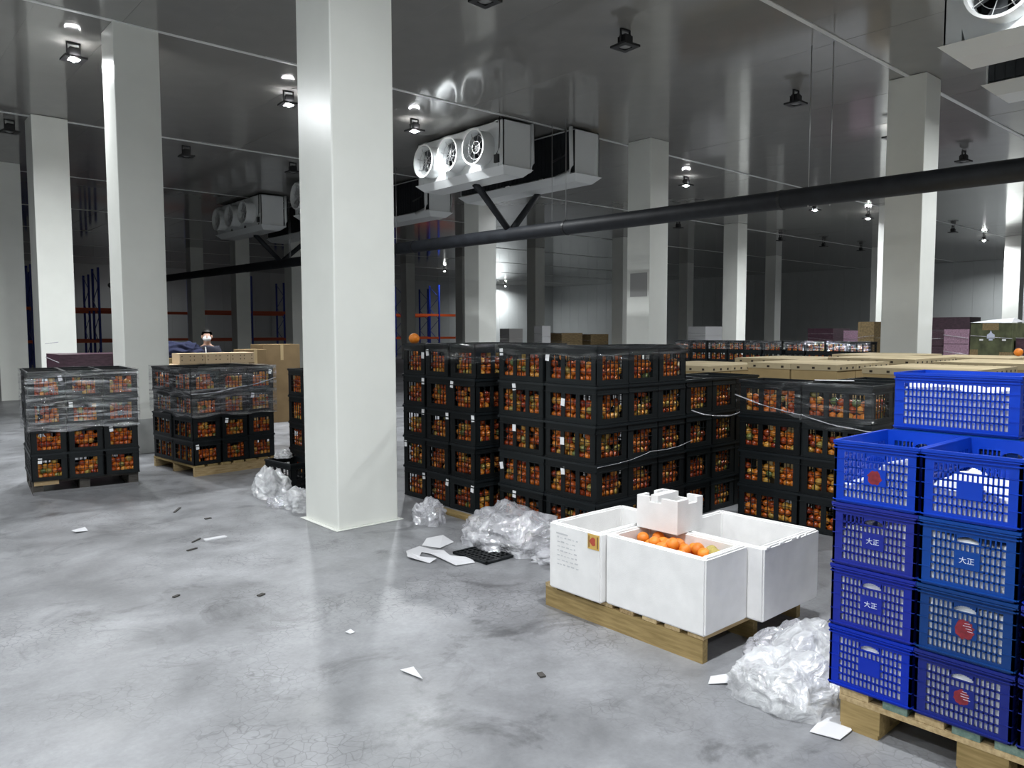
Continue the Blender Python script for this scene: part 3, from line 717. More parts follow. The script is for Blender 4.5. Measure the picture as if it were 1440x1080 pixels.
# the small notched foam box standing on their rims
sb = thing('foam_box', 'small notched white foam box standing on the rims of the bigger ones', 'box', (3.735, 2.80, FZ+FH+.003), R(2))
w, d, h, t_ = .26, .29, .195, .024
for nm, (x0, x1, y0, y1, z0, z1) in dict(base=(-w/2, w/2, -d/2, d/2, 0, t_)).items(): MB().box(x0, x1, y0, y1, z0, z1).obj(nm, M_foam, sb)
def notched(axis, pos, half, nt):
    m = MB(); lo, hi = pos, pos+t_
    def bx(a0, a1, z1): m.box(a0, a1, lo, hi, t_, z1) if axis == 'y' else m.box(lo, hi, a0, a1, t_, z1)
    a, b = nt; bx(-half, a, h); bx(a, b, h-.03); bx(b, half, h); return m
notched('x', -w/2, d/2, (-.03, .055)).obj('side_panel', M_foam, sb)
notched('x', w/2-t_, d/2, (-.05, .05)).obj('side_panel', M_foam, sb)
notched('y', -d/2, w/2-t_, (-.02, .07)).obj('end_panel', M_foam, sb)
notched('y', d/2-t_, w/2-t_, (-.04, .04)).obj('end_panel', M_foam, sb)
MB().box(-w/2+.01, w/2-.04, .0, .05, h-.028, h+.012).obj('divider', M_foam, sb)
# the oranges in the front foam box
k = 0
hp_ = []
for lay, (z, n_) in enumerate(((.39, 34), (.455, 34), (.515, 30), (.55, 14))):
    tries = 0
    cnt = 0
    while cnt < n_ and tries < 900:
        tries += 1
        x = rnd.uniform(3.42, 3.66); y = rnd.uniform(2.40, 2.88)
        zz = z-.10*max(0, (2.50-y))*0 + rnd.uniform(-.008, .008)-(.16 if lay >= 2 else 0)*abs(y-2.66)-(.0 if lay < 3 else .25*abs(x-3.58))
        if all((x-a)**2+(y-b)**2+(zz-c)**2 > .066**2 for a, b, c in hp_):
            hp_.append((x, y, zz)); cnt += 1
for x, y, z in hp_:
    fruit(x, y, z, rnd.uniform(.034, .040), 'ripe orange lying loose in the front white foam box', 'loose oranges in the front foam box')
for x, y, z in ((3.56, 2.36, .53), (3.61, 2.42, .525), (3.50, 2.33, .515), (3.64, 2.36, .50)):
    o = fruit(x, y, z, .036, 'mouldy yellow-green fruit at the end of the front foam box', 'mouldy fruit in the front foam box')
    me_ = UNIT.setdefault('mouldy', FR.copy()); me_.materials[0] = mat('mouldy_peel', (.45, .36, .10), .7, noise_amt=.6, noise_scale=60); o.data = me_

# ------------------------------------------------------------------ blue crates
BL, BW, BH = .522, .346, .268
def blue_mat(name, col): return mat(name, col, .4, spec=.3, noise_amt=.05, noise_scale=6)
def blue_body(m_):
    m = MB(); t = .010
    def wall(length, ncol, place):
        h = length/2; a0 = -h+.042; a1 = h-.042; z0, z1 = .026, .222; nr = 6
        def bx(p0, p1, q0, q1, off=0., th=t): place(m, p0, p1, q0, q1, off, th)
        bx(-h, a0, 0, BH); bx(a1, h, 0, BH); bx(a0, a1, 0, z0); bx(a0, a1, z1, BH)
        cw = (a1-a0)/ncol; rh = (z1-z0)/nr; third = ncol//3
        small = length < .4
        for k in range(1, ncol): c = a0+k*cw; bx(c-cw*.165, c+cw*.165, z0, z1 if not (small and third <= k <= 2*third) else z1-rh*1.0, .001, .007)
        if small:       # the hand hole: an arched opening in the middle of the first row
            for k in (third, 2*third): c = a0+k*cw; bx(c-.004, c+.004, z1-rh, z1)
            ym = (a1-a0)*(1/6); nseg = 10
            for j in range(nseg):
                u0 = -ym+2*ym*j/nseg; u1 = -ym+2*ym*(j+1)/nseg; uc = (u0+u1)/2
                bx(u0, u1, z1-.004-.016*(uc/ym)**2, z1+.001)
        for k in range(1, nr): c = z0+k*rh; bx(a0, a1, c-.0036, c+.0036, .001, .0075)
        for z, th2 in ((.008, .006), (.236, .007), (.250, .007)): bx(-h, h, z, z+.005, -th2, th2+.002)
        for z in (.07, .135, .19): bx(-h, a0, z, z+.0025, -.0025, .004); bx(a1, h, z, z+.0025, -.0025, .004)
    wall(BW, 15, lambda m, a0, a1, b0, b1, o, th: m.box(-BL/2+o, -BL/2+o+th, -a1, -a0, b0, b1))
    wall(BW, 15, lambda m, a0, a1, b0, b1, o, th: m.box(BL/2-o-th, BL/2-o, a0, a1, b0, b1))
    wall(BL, 24, lambda m, a0, a1, b0, b1, o, th: m.box(a0, a1, -BW/2+o, -BW/2+o+th, b0, b1))
    wall(BL, 24, lambda m, a0, a1, b0, b1, o, th: m.box(a0, a1, BW/2-o-th, BW/2-o, b0, b1))
    m.box(-BL/2+t, BL/2-t, -BW/2+t, BW/2-t, .003, .010)
    return m.mesh('body', m_)
def blue_rim(m_):
    m = MB(); a, b = BL/2+.006, BW/2+.006; w = .014; z0, z1 = BH-.010, BH+.002
    m.box(-a, a, -b, -b+w, z0, z1); m.box(-a, a, b-w, b, z0, z1); m.box(-a, -a+w, -b+w, b-w, z0, z1); m.box(a-w, a, -b+w, b-w, z0, z1)
    return m.mesh('rim', m_)
def liner_mesh(seed, fill, tilt):
    """crumpled white bag pressed against the inside of a crate"""
    bm = bmesh.new(); bmesh.ops.create_cube(bm, size=1); bmesh.ops.subdivide_edges(bm, edges=bm.edges[:], cuts=11, use_grid_fill=True)
    for v in bm.verts:
        c = v.co.copy(); p = Vector((c.x*(BL-.022), c.y*(BW-.022), (c.z+.5)))
        top = fill+tilt*c.y+.035*noise.noise(Vector((c.x*3+seed, c.y*4, seed)))
        p.z = .014+p.z*max(.06, top)
        nz = noise.noise(Vector((p.x*22+seed, p.y*22, p.z*26)))
        if abs(c.x) > .499: p.x -= math.copysign(.0055+.0055*nz, c.x)
        if abs(c.y) > .499: p.y -= math.copysign(.0055+.0055*nz, c.y)
        v.co = p
    me = bpy.data.meshes.new('bag_liner'); bm.to_mesh(me); bm.free(); me.polygons.foreach_set('use_smooth', [True]*len(me.polygons)); me.materials.append(M_liner); return me
BODY = blue_body(blue_mat('blue_plastic', (.005, .06, .50))); RIMB = blue_rim(MATS['blue_plastic'])
PANEL = MB().box(-.001, .007, -.045, .045, 0, .070).mesh('name_panel', MATS['blue_plastic'])
M_ink = mat('white_ink', (.62, .66, .80), .5)
def lettering(parent):
    c = bpy.data.curves.new('lettering', 'FONT'); c.body = '大正'; c.size = .028; c.extrude = .0006; c.align_x = 'CENTER'; c.materials.append(M_ink)
    if 'text' not in UNIT:
        tmp = bpy.data.objects.new('tmp', c); COL.objects.link(tmp); bpy.context.view_layer.update()
        UNIT['text'] = bpy.data.meshes.new_from_object(tmp.evaluated_get(bpy.context.evaluated_depsgraph_get())); bpy.data.objects.remove(tmp)
    bpy.data.curves.remove(c)
    o = link('lettering', UNIT['text'], parent)
    o.location = (-.002, 0, .024); o.rotation_euler = (math.pi/2, 0, -math.pi/2); return o
def stamp(parent, seed, r=.028, streak=False):
    rr = random.Random(seed); n = 26; m = MB()
    m.add([(-.0016, r*(1+.18*rr.uniform(-1, 1))*math.cos(2*math.pi*k/n), .035+r*(1.05+.15*rr.uniform(-1, 1))*math.sin(2*math.pi*k/n)) for k in range(n)], [tuple(range(n))])
    o = m.obj('red_mark', M_red, parent)
    if streak:
        q = MB()
        for k in range(4): q.box(-.0026, -.0020, -.032+.004*k, -.004+rr.uniform(-.01, .01), .030+k*.010, .0315+k*.010)
        q.obj('streak', M_ink, parent)
    return o
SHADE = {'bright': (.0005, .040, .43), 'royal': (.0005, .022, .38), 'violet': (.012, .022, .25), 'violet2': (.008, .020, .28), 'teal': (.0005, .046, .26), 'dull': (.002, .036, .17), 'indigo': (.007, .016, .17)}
BM = {}
def blue_crate(x, y, z, rz, shade, label, mark, fill, tilt, inside, group=None):
    if shade not in BM:
        m_ = blue_mat('blue_'+shade, SHADE[shade]); L_ = []
        for src in (BODY, RIMB, PANEL):
            c = src.copy(); c.materials[0] = m_; L_.append(c)
        BM[shade] = L_
    b, r_, p_ = BM[shade]
    t = thing('blue_crate', label, 'crate', (x, y, z), rz, group)
    link('body', b, t); link('rim', r_, t)
    for sx, ra in ((-BL/2, 0), (BL/2, math.pi)):
        p = link('name_panel', p_, t, (sx, 0, .0905), ra)
        if sx < 0:
            if mark == 'text': lettering(p)
            elif mark == 'red': stamp(p, int(z*100)+7)
            elif mark == 'redbig': stamp(p, int(z*100), .036, True)
            elif mark == 'redstreak': stamp(p, int(z*100), .029, True)
    if fill:
        o = link('bag_liner', liner_mesh(x*7+y*13+z*5, fill, tilt), None, (x, y, z), rz); tag(o, inside, 'plastic bag')
    return t
bx = 3.25+BL/2+.006; PZ = .1855; BP = .2735
ya, yb, yc = 1.388, 1.028, .660
lvl = ['bottom', 'second', 'third', 'top']
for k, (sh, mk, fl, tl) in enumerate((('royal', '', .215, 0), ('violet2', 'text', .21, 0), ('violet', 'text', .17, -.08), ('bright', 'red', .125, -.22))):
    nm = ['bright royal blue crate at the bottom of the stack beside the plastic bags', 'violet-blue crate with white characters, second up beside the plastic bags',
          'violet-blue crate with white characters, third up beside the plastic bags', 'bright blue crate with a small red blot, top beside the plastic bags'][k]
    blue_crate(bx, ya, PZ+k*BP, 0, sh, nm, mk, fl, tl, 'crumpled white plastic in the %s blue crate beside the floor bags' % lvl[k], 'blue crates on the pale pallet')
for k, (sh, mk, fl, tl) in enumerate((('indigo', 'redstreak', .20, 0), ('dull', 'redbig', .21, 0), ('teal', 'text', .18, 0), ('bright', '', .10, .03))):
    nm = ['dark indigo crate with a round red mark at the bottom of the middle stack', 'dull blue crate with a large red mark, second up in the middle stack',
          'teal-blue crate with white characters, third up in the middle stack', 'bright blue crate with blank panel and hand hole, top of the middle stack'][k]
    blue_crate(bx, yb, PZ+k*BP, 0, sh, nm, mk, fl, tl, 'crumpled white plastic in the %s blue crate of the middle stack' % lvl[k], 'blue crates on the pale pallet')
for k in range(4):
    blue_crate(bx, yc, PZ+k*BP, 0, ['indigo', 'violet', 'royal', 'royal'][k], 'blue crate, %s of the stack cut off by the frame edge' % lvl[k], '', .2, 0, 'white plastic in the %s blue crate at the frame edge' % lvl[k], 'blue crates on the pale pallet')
for k in range(5):
    blue_crate(3.25+BL+.05+BW/2, 1.285, PZ+k*BP, math.pi/2, ['royal', 'violet', 'royal', 'teal', 'bright'][k],
               'tallest bright blue crate, long side showing, behind the front blue stacks' if k == 4 else 'blue crate turned sideways, %s of the rear stack behind the front ones' % ['bottom', 'second', 'third', 'fourth'][k],
               '', .185 if k == 4 else .2, 0, 'crumpled white plastic in the tallest rear blue crate' if k == 4 else 'white plastic in the %s crate of the rear blue stack' % ['bottom', 'second', 'third', 'fourth'][k], 'blue crates on the pale pallet')

# ------------------------------------------------------------------ cartons
def carton_meshes(w, d, h, holes=True):
    a = bbox_mesh('carton', w, d, h-.05, M_carton, .004)
    lid = MB(); lid.box(-w/2-.006, w/2+.006, -d/2-.006, d/2+.006, h-.062, h); L1 = lid.mesh('lid', M_lid)
    hm = MB()
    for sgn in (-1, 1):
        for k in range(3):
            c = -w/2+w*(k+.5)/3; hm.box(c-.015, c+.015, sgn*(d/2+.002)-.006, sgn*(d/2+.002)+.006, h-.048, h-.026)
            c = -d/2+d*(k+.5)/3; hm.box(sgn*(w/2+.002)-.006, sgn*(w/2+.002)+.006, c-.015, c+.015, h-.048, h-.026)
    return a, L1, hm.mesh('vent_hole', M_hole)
CM = carton_meshes(.40, .50, .21)
def carton(x, y, z, rz, label, group, meshes=None, s=(1,1,1)):
    a, l, h_ = meshes or CM
    o = link('carton', a, None, (x, y, z), rz); o.scale = s; tag(o, label, 'carton', group); link('lid', l, o); link('vent_holes', h_, o); return o
GAY = bbox_mesh('bulk_box', 1.18, 1.0, 1.0, M_carton, .01)
FL = MB().box(-.6, .6, -.51, .51, .93, .99).mesh('collar', M_lid)
def carton_pallet(x, y, rz, zt, no, which):
    t = pallet_stringer('wooden_pallet', 'wooden pallet under the %s block of lidded cartons' % which, (x-.6, y-.5, 0), 0, 1.2, 1.0, .15, n=6)
    zb = zt-.21-.152
    g = link('bulk_box', GAY, None, (x, y, .151)); g.scale = (1, 1, zb); tag(g, 'large brown bulk box under the %s block of lidded cartons' % which, 'box'); c = link('collar', FL, g)
    for i in range(3):
        for j in range(2):
            carton(x-.4+i*.405, y-.255+j*.51, .152+zb+.001, rz+rnd.uniform(-.02, .02), 'flat lidded brown carton, %s of the %s row, %s block behind the wrapped crates' % (NAMES[i], ['front', 'rear'][j], which), 'cartons on the %s block' % which)
NAMES = ['first', 'second', 'third', 'fourth', 'fifth', 'sixth', 'seventh', 'eighth', 'ninth']
k = 0
for (x, y, zt) in ((7.75, 5.35, 1.36), (8.2, 4.15, 1.40), (8.35, 2.95, 1.38), (9.6, 5.2, 1.39), (9.75, 4.0, 1.42), (9.8, 2.8, 1.40), (11.3, 4.7, 1.41), (11.3, 3.5, 1.405), (11.3, 2.35, 1.42)):
    carton_pallet(x, y, 0, zt, k, NAMES[k]); k += 1
# white sheet lying on the wrapped stack
o = MB().box(-.16, .16, -.05, .05, 0, .003).obj('paper_sheet', M_paper, None, (6.62, 3.2, 4*HP+.012)); o.rotation_euler = (0, .0, R(-60)); tag(o, 'white paper sheet lying on top of the wrapped crates beside the blue ones', 'paper')
# perforated white-brown cartons and plain ones beyond the yellow-pallet stack
M_cart2 = mat('carton_pale', (.60, .46, .30), .8, spec=.1, objrand=.08)
PM = bbox_mesh('carton', .412, .36, .17, M_cart2, .004)
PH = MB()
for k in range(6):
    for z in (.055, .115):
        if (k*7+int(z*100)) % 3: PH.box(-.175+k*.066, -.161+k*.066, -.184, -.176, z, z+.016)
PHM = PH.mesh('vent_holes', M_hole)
o = link('carton', bbox_mesh('carton', 1.30, .40, 1.045, M_carton, .006), None, (4.77, 13.1, 0)); tag(o, 'wide brown carton under the pale perforated cartons', 'carton'); MB().box(-.65, .65, -.203, -.2, .9, .95).obj('tape', mat('tape', (.40, .30, .16), .4), o)
for lv in range(6, 8):
    for c in range(3):
        o = link('carton', PM, None, (4.30+c*.42+(.10 if lv % 2 else 0), 13.1, .016+lv*.172), rnd.uniform(-.02, .02)); tag(o, 'pale perforated carton, %s of three in the %s layer before the masked person' % (ORD[c], ['lower', 'upper'][lv-6]), 'carton', 'perforated cartons before the person'); link('vent_holes', PHM, o)
M_cartd = mat('carton_dull', (.20, .14, .075), .8, spec=.1, noise_amt=.1, noise_scale=4)
for (x, y, w, d, h, lab) in ((5.78, 13.9, .42, .5, 1.42, 'plain brown carton beside the perforated cartons'), (6.45, 14.3, .74, .6, 1.50, 'larger plain brown carton before the racking, beside the tall column')):
    o = link('carton', bbox_mesh('carton', w, d, h, M_cartd, .006), None, (x, y, 0)); tag(o, lab, 'carton'); MB().box(-.03, .03, -d/2-.002, d/2+.002, h-.3, h+.002).obj('tape', mat('tape', (.40, .30, .16), .4), o)
# stacks at the far side of the cartons
def wrapped_block(name, label, x, y, w, d, h, m, cat='stack', n=4):
    t = thing(name, label, cat, (x, y, 0))
    for k in range(n):
        board('layer', -w/2, w/2, -d/2, d/2, .12+k*(h-.12)/n+.004, .12+(k+1)*(h-.12)/n-.004, m, t)
    board('pallet_base', -w/2, w/2, -d/2, d/2, 0, .115, M_wooddk, t)
    q = MB()
    for k in range(5): q.tube([(-w/2-.006, -d/2-.006, .4+k*.3), (-w/2-.006, d/2+.006, .43+k*.3+rnd.uniform(-.1, .1))], .006, 5)
    q.obj('film_folds', M_bag, t)
    return t
M_pur = mat('carton_purple', (.36, .22, .30), .45, noise_amt=.35, noise_scale=14); M_purd = mat('carton_dark_purple', (.07, .035, .05), .4, noise_amt=.4, noise_scale=12)
M_grn = mat('carton_green', (.085, .095, .045), .6, noise_amt=.45, noise_scale=5); M_brn = mat('carton_brown', (.24, .17, .08), .7, noise_amt=.3, noise_scale=8)
wrapped_block('wrapped_stack', 'dark purple wrapped stack beside the dark-faced column', 16.0, 5.64, .9, .38, 1.72, M_purd, n=6)
wrapped_block('wrapped_stack', 'pinkish purple shiny wrapped stack beyond the cartons', 15.98, 5.225, .9, .42, 1.77, M_pur, n=6)
gs = wrapped_block('carton_stack', 'green and brown carton stack with a white emblem and paper on top', 16.0, 4.665, .9, .66, 1.88, M_grn, n=2); gs_b = [board('layer', -.452, .452, a_, b_, c_, d_, M_brn, gs) for a_, b_, c_, d_ in ((-.12, .14, 1.75, 1.875), (.20, .332, 1.02, 1.40), (-.332, -.14, 1.02, 1.36))]
q = MB(); q.box(-.458, -.452, -.06, .06, 1.60, 1.67); q.add([(-.457, -.055, 1.67), (-.457, .055, 1.67), (-.457, .018, 1.70), (-.457, 0, 1.75), (-.457, -.018, 1.70)], [(0,1,2,3,4)]); q.box(-.458, -.452, -.03, .03, 1.565, 1.59); q.obj('emblem', M_ink, gs)
q = MB(); q.box(-.457, -.452, .12, .18, 1.56, 1.59); q.box(-.457, -.452, -.24, -.18, 1.56, 1.59); q.obj('labels', M_tag, gs)
q = MB(); q.add([(-.46, .34, 1.885), (-.46, -.32, 1.885), (.4, -.30, 1.90), (.4, .33, 1.91), (-.3, .1, 1.93), (-.1, -.26, 1.97)], [(0,1,4), (1,5,4), (1,2,5), (2,3,5), (3,4,5), (0,4,3)]); q.obj('top_sheet', M_paper, gs)
wrapped_block('wrapped_stack', 'dark wrapped stack cut by the frame edge beside the green cartons', 16.1, 3.9, .9, .8, 1.62, M_purd, n=5)
wrapped_block('carton_stack', 'green-brown carton stack before the narrow column edge', 22.9, 9.95, .9, .46, 2.0, M_brn, n=4)
wrapped_block('wrapped_stack', 'dark wrapped stack behind the one on the dark pallet', 3.0, 13.2, 1.1, .9, 1.42, M_purd, n=4)
for i, (x, y, w, d, h, m, lab) in enumerate((
  (21.3, 24.2, .75, .6, 1.85, mat('carton_grey', (.35, .34, .33), .7), 'grey carton stack before the lit far wall'), (23.1, 24.2, .5, .5, 1.97, M_tag, 'pale carton stack with dark print beyond the five-high stack'),
  (24.6, 24.3, 1.3, .9, 1.66, M_brn, 'brown goods stack between the dark column and the grey column'), (26.4, 24.3, 1.2, .9, 1.6, M_brn, 'far brown goods stack against the dim greenish wall'),
  (32.0, 22.0, 1.4, 1.0, 1.95, M_tag, 'pale carton stack beside the bright distant column'), (34.5, 17.0, 1.6, 1.2, 1.85, M_purd, 'dark goods stack right of the bright distant column'),
  (34.0, 15.4, .9, .9, 1.75, M_pur, 'reddish goods stack in the middle of the far wall'), (34.0, 14.3, .9, .9, 1.8, M_tag, 'first white carton stack before the dark far wall'), (34.0, 13.2, .9, .8, 1.72, M_tag, 'last white carton stack before the dark far wall'),
  (36.0, 12.4, 1.3, 2.0, 2.3, M_purd, 'tall dark goods stack before the dark far wall'))):
    wrapped_block('goods_stack', lab, x, y, w, d, h, m, n=4)

# ------------------------------------------------------------------ pallet racking along the back
def rack(label, x0, n, y, bay=2.85, top=4.9, beams=(1.28, 2.85)):
    t = thing('pallet_rack', label, 'rack', (x0, y, 0))
    for k in range(n+1):
        for dy in (0, 1.1):
            up = board('upright', k*bay-.05, k*bay+.05, dy-.04, dy+.04, 0, top, M_rblue, t)
        m = MB()
        for j in range(6): m.tube([(k*bay, .02 if j % 2 else 1.08, .3+j*.75), (k*bay, 1.08 if j % 2 else .02, 1.05+j*.75)], .018, 5)
        m.obj('brace', M_rblue, t)
    for k in range(n):
        for z in beams:
            for dy in (0, 1.1): board('beam', k*bay+.052, (k+1)*bay-.052, dy-.03, dy+.03, z-.07, z+.07, M_rred, t)
    return t
rack('blue and orange pallet rack behind the bright column by the frame edge', 4.2, 3, 42.0)
rack('blue and orange pallet rack beyond the masked person', 15.2, 3, 43.0)
rack('blue and orange pallet rack beyond the loose orange', 28.4, 2, 43.0)
rack('blue pallet rack standing behind the others against the back wall', 5.0, 10, 47.5)

# ------------------------------------------------------------------ plastic bags and litter on the floor
def heap(name, label, x, y, sx, sy, h, m, seed, rz=0., cat='plastic bag', rough=1., n=44, prof=1.0):
    """crumpled bag: a domed skin with sharp creases, closed underneath"""
    v = []; f = []; rings = 20
    for j in range(rings+1):
        t = j/rings
        for k in range(n):
            a = 2*math.pi*k/n; rad = (1-t**2.2)**.5 if t < 1 else 0
            c = Vector((math.cos(a)*rad, math.sin(a)*rad, t))
            lob = 1+.20*noise.noise(Vector((math.cos(a)*1.3+seed, math.sin(a)*1.3, seed)))
            cr = 0
            for o_, am in ((2.6, .22), (5.5, .13), (11, .07)):
                cr += am*(1-2*abs(noise.noise(Vector((c.x*o_+seed*3, c.y*o_, c.z*o_+seed)))))
            d = 1+rough*(cr-.16)
            p = Vector((c.x*sx*lob*d, c.y*sy*lob*d, max(.002, h*(t**prof)*(.75+.35*noise.noise(Vector((c.x*2+seed, c.y*2, 1))))*(1+rough*.6*cr))))
            v.append(p)
    for j in range(rings):
        for k in range(n): f.append((j*n+k, j*n+(k+1)%n, (j+1)*n+(k+1)%n, (j+1)*n+k))
    o = MB().add(v, f, True).obj(name, m, None, (x, y, 0)); o.rotation_euler = (0, 0, rz); tag(o, label, cat); return o
heap('plastic_bag', 'large clear plastic sheet heaped against the five-high stack', 4.14, 4.66, .33, .46, .36, M_bag, 3, R(8), rough=.75)
heap('plastic_bag', 'flat clear plastic tail spreading from the heaped sheet toward the foam boxes', 4.22, 4.10, .30, .26, .12, M_bag, 8)
heap('plastic_bag', 'small clear plastic bundle beside the tall column base', 4.02, 5.70, .14, .16, .24, M_bag, 12, prof=.7)
heap('plastic_bag', 'bunched clear plastic bag in front of the empty black crate', 3.44, 7.80, .17, .28, .32, M_bagw, 21, prof=.8, rough=.8)
heap('plastic_bag', 'flattened plastic bag beside the bunched one near the tall column', 3.36, 7.30, .16, .2, .09, M_bag, 25)
heap('plastic_bag', 'clear plastic bag tucked behind the tall column edge', 3.42, 7.02, .16, .26, .22, M_bagw, 27)
heap('plastic_bag', 'white scrunched film on the rim of the empty black crate', 3.84, 8.36, .09, .09, .10, M_bagw, 31).location.z = .292
heap('plastic_bag', 'big milky plastic bag on the floor before the blue crates', 3.36, 1.80, .25, .26, .23, M_bagw, 33, prof=.75, rough=.45)
heap('plastic_bag', 'milky plastic bag lying behind the big one beside the pallet', 3.74, 1.86, .26, .24, .26, M_bagw, 37, rough=.5)
heap('plastic_bag', 'crumpled clear plastic against the end of the foam-box pallet', 3.78, 2.08, .30, .13, .16, M_bag, 41)
heap('plastic_bag', 'clear plastic strewn behind the milky bags', 4.35, 1.85, .32, .22, .10, M_bag, 44)
def crumpled(label, x, y, pts, seed, h=.03, m=None, z=.002, rz=0):
    """a flat torn sheet with a curl"""
    n = len(pts); m_ = MB(); ctr = sum((Vector((*p, 0)) for p in pts), Vector())/n
    v = [(p[0], p[1], z+h*abs(noise.noise(Vector((p[0]*9+seed, p[1]*9, 0))))) for p in pts]+[(ctr.x, ctr.y, z+h*.6)]; v = v[:n]
    v2 = [(a, b, c+.003) for a, b, c in v]; k0 = len(v)
    f = [(k, (k+1)%n, n) for k in range(n)][::-1]
    f += [(k0+k, k0+(k+1)%n, k0+n) for k in range(n)]+[(k, (k+1)%n, k0+(k+1)%n, k0+k) for k in range(n)]
    o = m_.add(v, f if False else [tuple(range(n))]).obj('paper_scrap', m or M_paper, None, (x, y, 0)); o.rotation_euler = (0, 0, rz)
    sd = o.modifiers.new('thickness', 'SOLIDIFY'); sd.thickness = .003; sd.offset = 1
    tag(o, label, 'paper'); return o
crumpled('torn white paper strip on the floor before the black grate', 3.4, 4.75, [(-0.077, 0.292), (0.094, 0.354), (0.113, 0.201), (0.146, 0.093), (0.08, -0.079), (0.21, -0.17), (0.155, -0.291), (-0.006, -0.265), (0.007, -0.087), (0.025, 0.097), (0.004, 0.193), (-0.085, 0.094), (-0.03, -0.054), (-0.112, -0.077), (-0.175, 0.125)][::-1], 3, .05)
crumpled('white paper corner tucked under the heaped clear plastic', 3.68, 5.02, [(-.15,.1),(-.02,.22),(.12,.18),(.1,0),(-.1,-.08)], 6, .06)
crumpled('white paper sheet under the front of the blue pallet', 3.20, 1.50, [(.12,.10),(.2,.05),(.05,-.05),(-.06,-.05),(-.09,.07)][::-1], 9, .01)
crumpled('small white triangle of paper on the open floor', 2.13, 3.20, [(-.02,.07),(.05,.05),(.01,-.09)], 11, .02)
crumpled('tiny crumpled white scrap in the middle of the floor', 2.17, 3.89, [(-.02,.02),(.02,.025),(.025,-.015),(-.01,-.02)], 14, .04)
crumpled('small white scrap on the floor before the dark pallet', 1.54, 7.48, [(-.06,.03),(.05,.04),(.06,-.03),(-.04,-.04)], 15, .04)
crumpled('folded white paper beside the end of the foam-box pallet', 3.25, 2.10, [(-.08,.03),(.0,.07),(.08,.0),(.0,-.05)], 18, .05)
crumpled('white scrap lying far back near the foam boxes and blue crates', 4.62, 2.05, [(-.1,.05),(.08,.08),(.12,-.05),(-.06,-.07)], 19, .08)
M_dirt = mat('dark_scrap', (.06, .055, .05), .8)
for i, (x, y, l, w, rz, lab) in enumerate(((2.45, 7.75, .20, .02, 1.0, 'dark splinter on the floor between the pallets and the tall column'), (2.08, 6.25, .09, .02, .3, 'dark splinter on the floor left of the tall column'),
        (2.2, 6.5, .12, .015, .7, 'thin dark splinter just beyond the other one left of the column'), (2.05, 4.85, .05, .03, .4, 'dark chip on the floor in front of the tall column'), (2.62, 2.75, .05, .03, 1.2, 'dark chip on the floor before the foam-box pallet'),
        (2.55, 7.2, .06, .03, .1, 'dark crumb beside the long splinter'), (1.62, 5.2, .05, .02, .5, 'dark fleck on the open floor'))):
    o = MB().box(-l/2, l/2, -w/2, w/2, .001, .009).obj('floor_scrap', M_dirt, None, (x, y, 0)); o.rotation_euler = (0, 0, rz); tag(o, lab, 'scrap')
o = MB().box(-.09, .09, -.03, .03, .001, .012).obj('floor_scrap', M_paper, None, (2.34, 6.45, 0)); tag(o, 'pale flat scrap beside the dark splinters left of the column', 'scrap')
# black grid lid on the floor
g = thing('plastic_grate', 'black plastic grid lid lying on the floor before the heaped sheet', 'grate', (3.80, 4.57, 0), R(2))
m = MB(); a, b = .22, .20
m.box(-a, a, -b, -b+.02, .002, .02); m.box(-a, a, b-.02, b, .002, .02); m.box(-a, -a+.02, -b, b, .002, .02); m.box(a-.02, a, -b, b, .002, .02); m.obj('border', M_black, g)
m = MB()
for k in range(1, 9): m.box(-a+.02, a-.02, -b+k*b*2/9-.009, -b+k*b*2/9+.009, .004, .015)
for k in range(1, 9): m.box(-a+k*a*2/9-.009, -a+k*a*2/9+.009, -b+.02, b-.02, .004, .016)
m.obj('grid', M_black, g)
MB().box(-.02, .04, -.01, .012, .0165, .018).obj('sticker', M_tag, g)
# pale plank end under the tall stacks
o = MB().box(-.05, .05, -.3, .3, .001, .03).obj('wood_strip', M_woody, None, (4.36, 5.75, 0)); tag(o, 'pale wood strip on the floor along the tall crate stack', 'plank')

# ------------------------------------------------------------------ the masked person behind the cartons
def skin_obj(name, chain, m, parent, sub=1):
    """chain: list of (point, radius, parent index)"""
    me = bpy.data.meshes.new(name); me.from_pydata([c[0] for c in chain], [(c[2], i) for i, c in enumerate(chain) if c[2] is not None], []); me.materials.append(m)
    o = link(name, me, parent); md = o.modifiers.new('skin', 'SKIN'); md.use_smooth_shade = True
    for i, c in enumerate(chain):
        r_ = c[1]; me.skin_vertices[0].data[i].radius = (r_, r_) if not isinstance(r_, tuple) else r_
    me.skin_vertices[0].data[0].use_root = True
    sb_ = o.modifiers.new('smooth', 'SUBSURF'); sb_.levels = sb_.render_levels = sub; return o
P = thing('person', 'person in a dark jacket and white face mask leaning over the cartons', 'person', (5.34, 14.85, 0), R(-20))
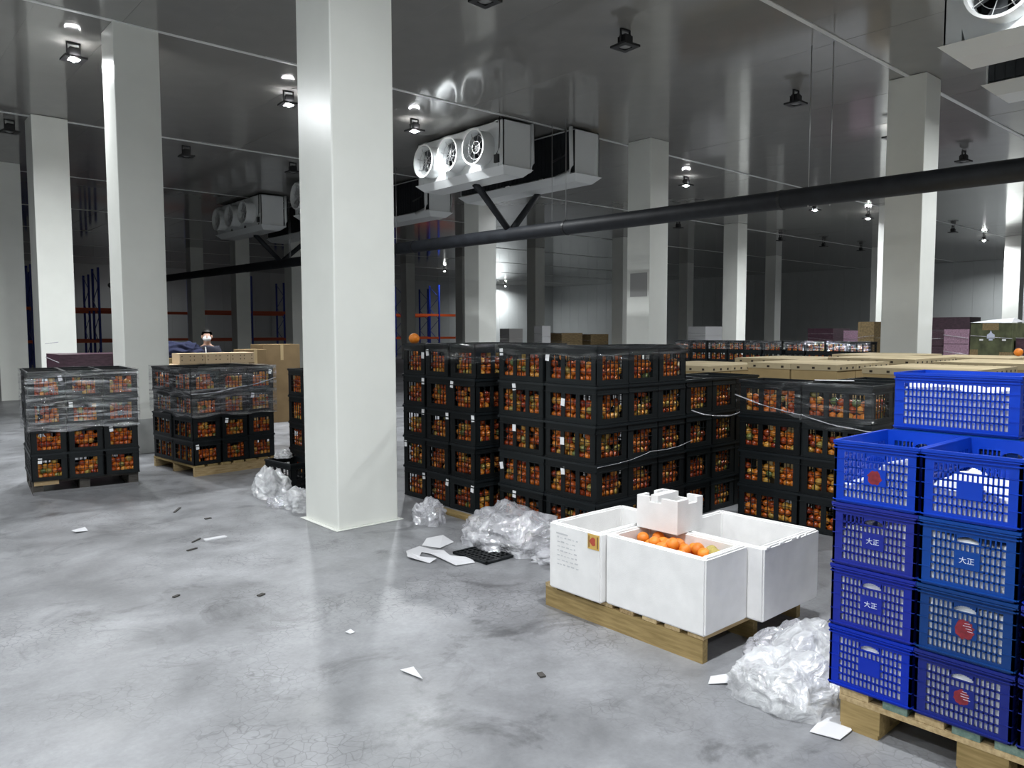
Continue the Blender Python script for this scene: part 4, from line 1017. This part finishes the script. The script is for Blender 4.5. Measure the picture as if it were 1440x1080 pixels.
# local frame: person faces -y; slightly bent forward, forearms out over the cartons
M_skin = mat('skin', (.55, .33, .24), .55); M_jk = mat('dark_jacket', (.015, .016, .03), .7); M_tr = mat('dark_trousers', (.03, .035, .05), .8); M_hair = mat('black_hair', (.01, .009, .008), .5)
body = [((0, .02, .95), (.14, .10), None), ((0, -.01, 1.12), (.13, .095), 0), ((0, -.05, 1.32), (.155, .105), 1), ((0, -.07, 1.45), (.10, .08), 2), ((0, -.08, 1.52), (.052, .052), 3), ((0, -.10, 1.585), (.072, .082), 4), ((0, -.105, 1.66), (.078, .094), 5), ((0, -.10, 1.73), (.055, .065), 6)]
for sx in (-1, 1):
    i = len(body)
    body += [((sx*.09, .02, .90), (.085, .085), 0), ((sx*.10, .0, .50), (.06, .06), i), ((sx*.10, .03, .10), (.042, .042), i+1), ((sx*.105, -.10, .04), (.04, .03), i+2)]
    j = len(body)
    body += [((sx*.17, -.06, 1.40), (.05, .05), 3), ((sx*.24, -.10, 1.16), (.046, .046), j), ((sx*.16, -.34, 1.13), (.034, .034), j+1), ((sx*.14, -.40, 1.125), (.028, .020), j+2), ((sx*.135, -.45, 1.12), (.036, .018), j+3)]
    hnd = len(body)-1
    for q in range(4):
        fx = sx*.135+(q-1.5)*.020; L_ = (.055, .068, .062, .048)[q]
        body += [((fx, -.485, 1.118), .009, hnd), ((fx, -.485-L_*.55, 1.108), .008, len(body)), ((fx, -.485-L_*.9, 1.085), .007, len(body)+1)]
    body += [((sx*.135-sx*.042, -.45, 1.112), .010, hnd-0), ((sx*.135-sx*.055, -.49, 1.10), .008, len(body))]
skin_obj('body', body, M_skin, P, 2)
skin_obj('jacket', [((0, .02, .88), (.175, .135), None), ((0, -.01, 1.12), (.165, .125), 0), ((0, -.05, 1.33), (.185, .13), 1), ((0, -.065, 1.45), (.125, .105), 2), ((0, -.08, 1.515), (.085, .085), 3)]
         + [((-.185, -.06, 1.415), .092, 2), ((-.25, -.10, 1.16), .062, 5), ((-.165, -.32, 1.13), .048, 6), ((.185, -.06, 1.415), .092, 2), ((.25, -.10, 1.16), .062, 8), ((.165, -.32, 1.13), .048, 9)], M_jk, P, 2)
for sx in (-1, 1): skin_obj('trouser_leg', [((sx*.085, .02, .92), .11, None), ((sx*.10, .0, .52), .08, 0), ((sx*.10, .03, .12), .065, 1)], M_tr, P, 2)
for sx in (-1, 1): MB().tube([(sx*.105, .07, .045), (sx*.105, -.02, .05), (sx*.105, -.15, .035), (sx*.105, -.19, .03)], .05, 10, radii=[.04, .048, .042, .025]).obj('shoe', M_hair, P)
def ell(name, c, r, m, keep=None, parent=P):
    bm = bmesh.new(); bmesh.ops.create_uvsphere(bm, u_segments=16, v_segments=12, radius=1)
    if keep: bmesh.ops.delete(bm, geom=[v for v in bm.verts if not keep(v.co)], context='VERTS')
    me = bpy.data.meshes.new(name); bm.to_mesh(me); bm.free(); me.polygons.foreach_set('use_smooth', [True]*len(me.polygons)); me.materials.append(m)
    o = link(name, me, parent, c); o.scale = r; return o
ell('hair', (0, -.085, 1.69), (.094, .116, .112), M_hair, lambda v: v.y > -.35 or v.z > .30)
mk = ell('face_mask', (0, -.125, 1.618), (.076, .088, .062), M_tag, lambda v: v.y < .05)
for sx in (-1, 1):
    ell('eye', (sx*.032, -.188, 1.672), (.013, .008, .008), M_tag); ell('pupil', (sx*.032, -.195, 1.672), (.006, .004, .006), M_hair); ell('ear', (sx*.086, -.10, 1.65), (.014, .024, .034), M_skin)
ell('nose', (0, -.20, 1.645), (.014, .018, .022), M_skin)
q = MB(); q.tube([(-.03, -.165, 1.46), (-.02, -.19, 1.3), (-.01, -.175, 1.1)], .012, 6); q.obj('jacket_zip', M_steel, P)
# dark blue cloth bundle next to the person
o = heap('cloth_bundle', 'dark blue cloth bundle on the pile beside the person', 4.45, 13.9, .45, .3, .30, mat('blue_cloth', (.008, .012, .045), .9), 51, 0, 'cloth'); o.location.z = 1.30
o = link('carton', bbox_mesh('carton', .9, .7, 1.30, M_carton, .006), None, (4.45, 13.9, 0)); tag(o, 'brown carton carrying the dark blue cloth bundle', 'carton')
MB().box(-.03, .03, -.352, .352, 1.0, 1.302).obj('tape', MATS['tape'], o)
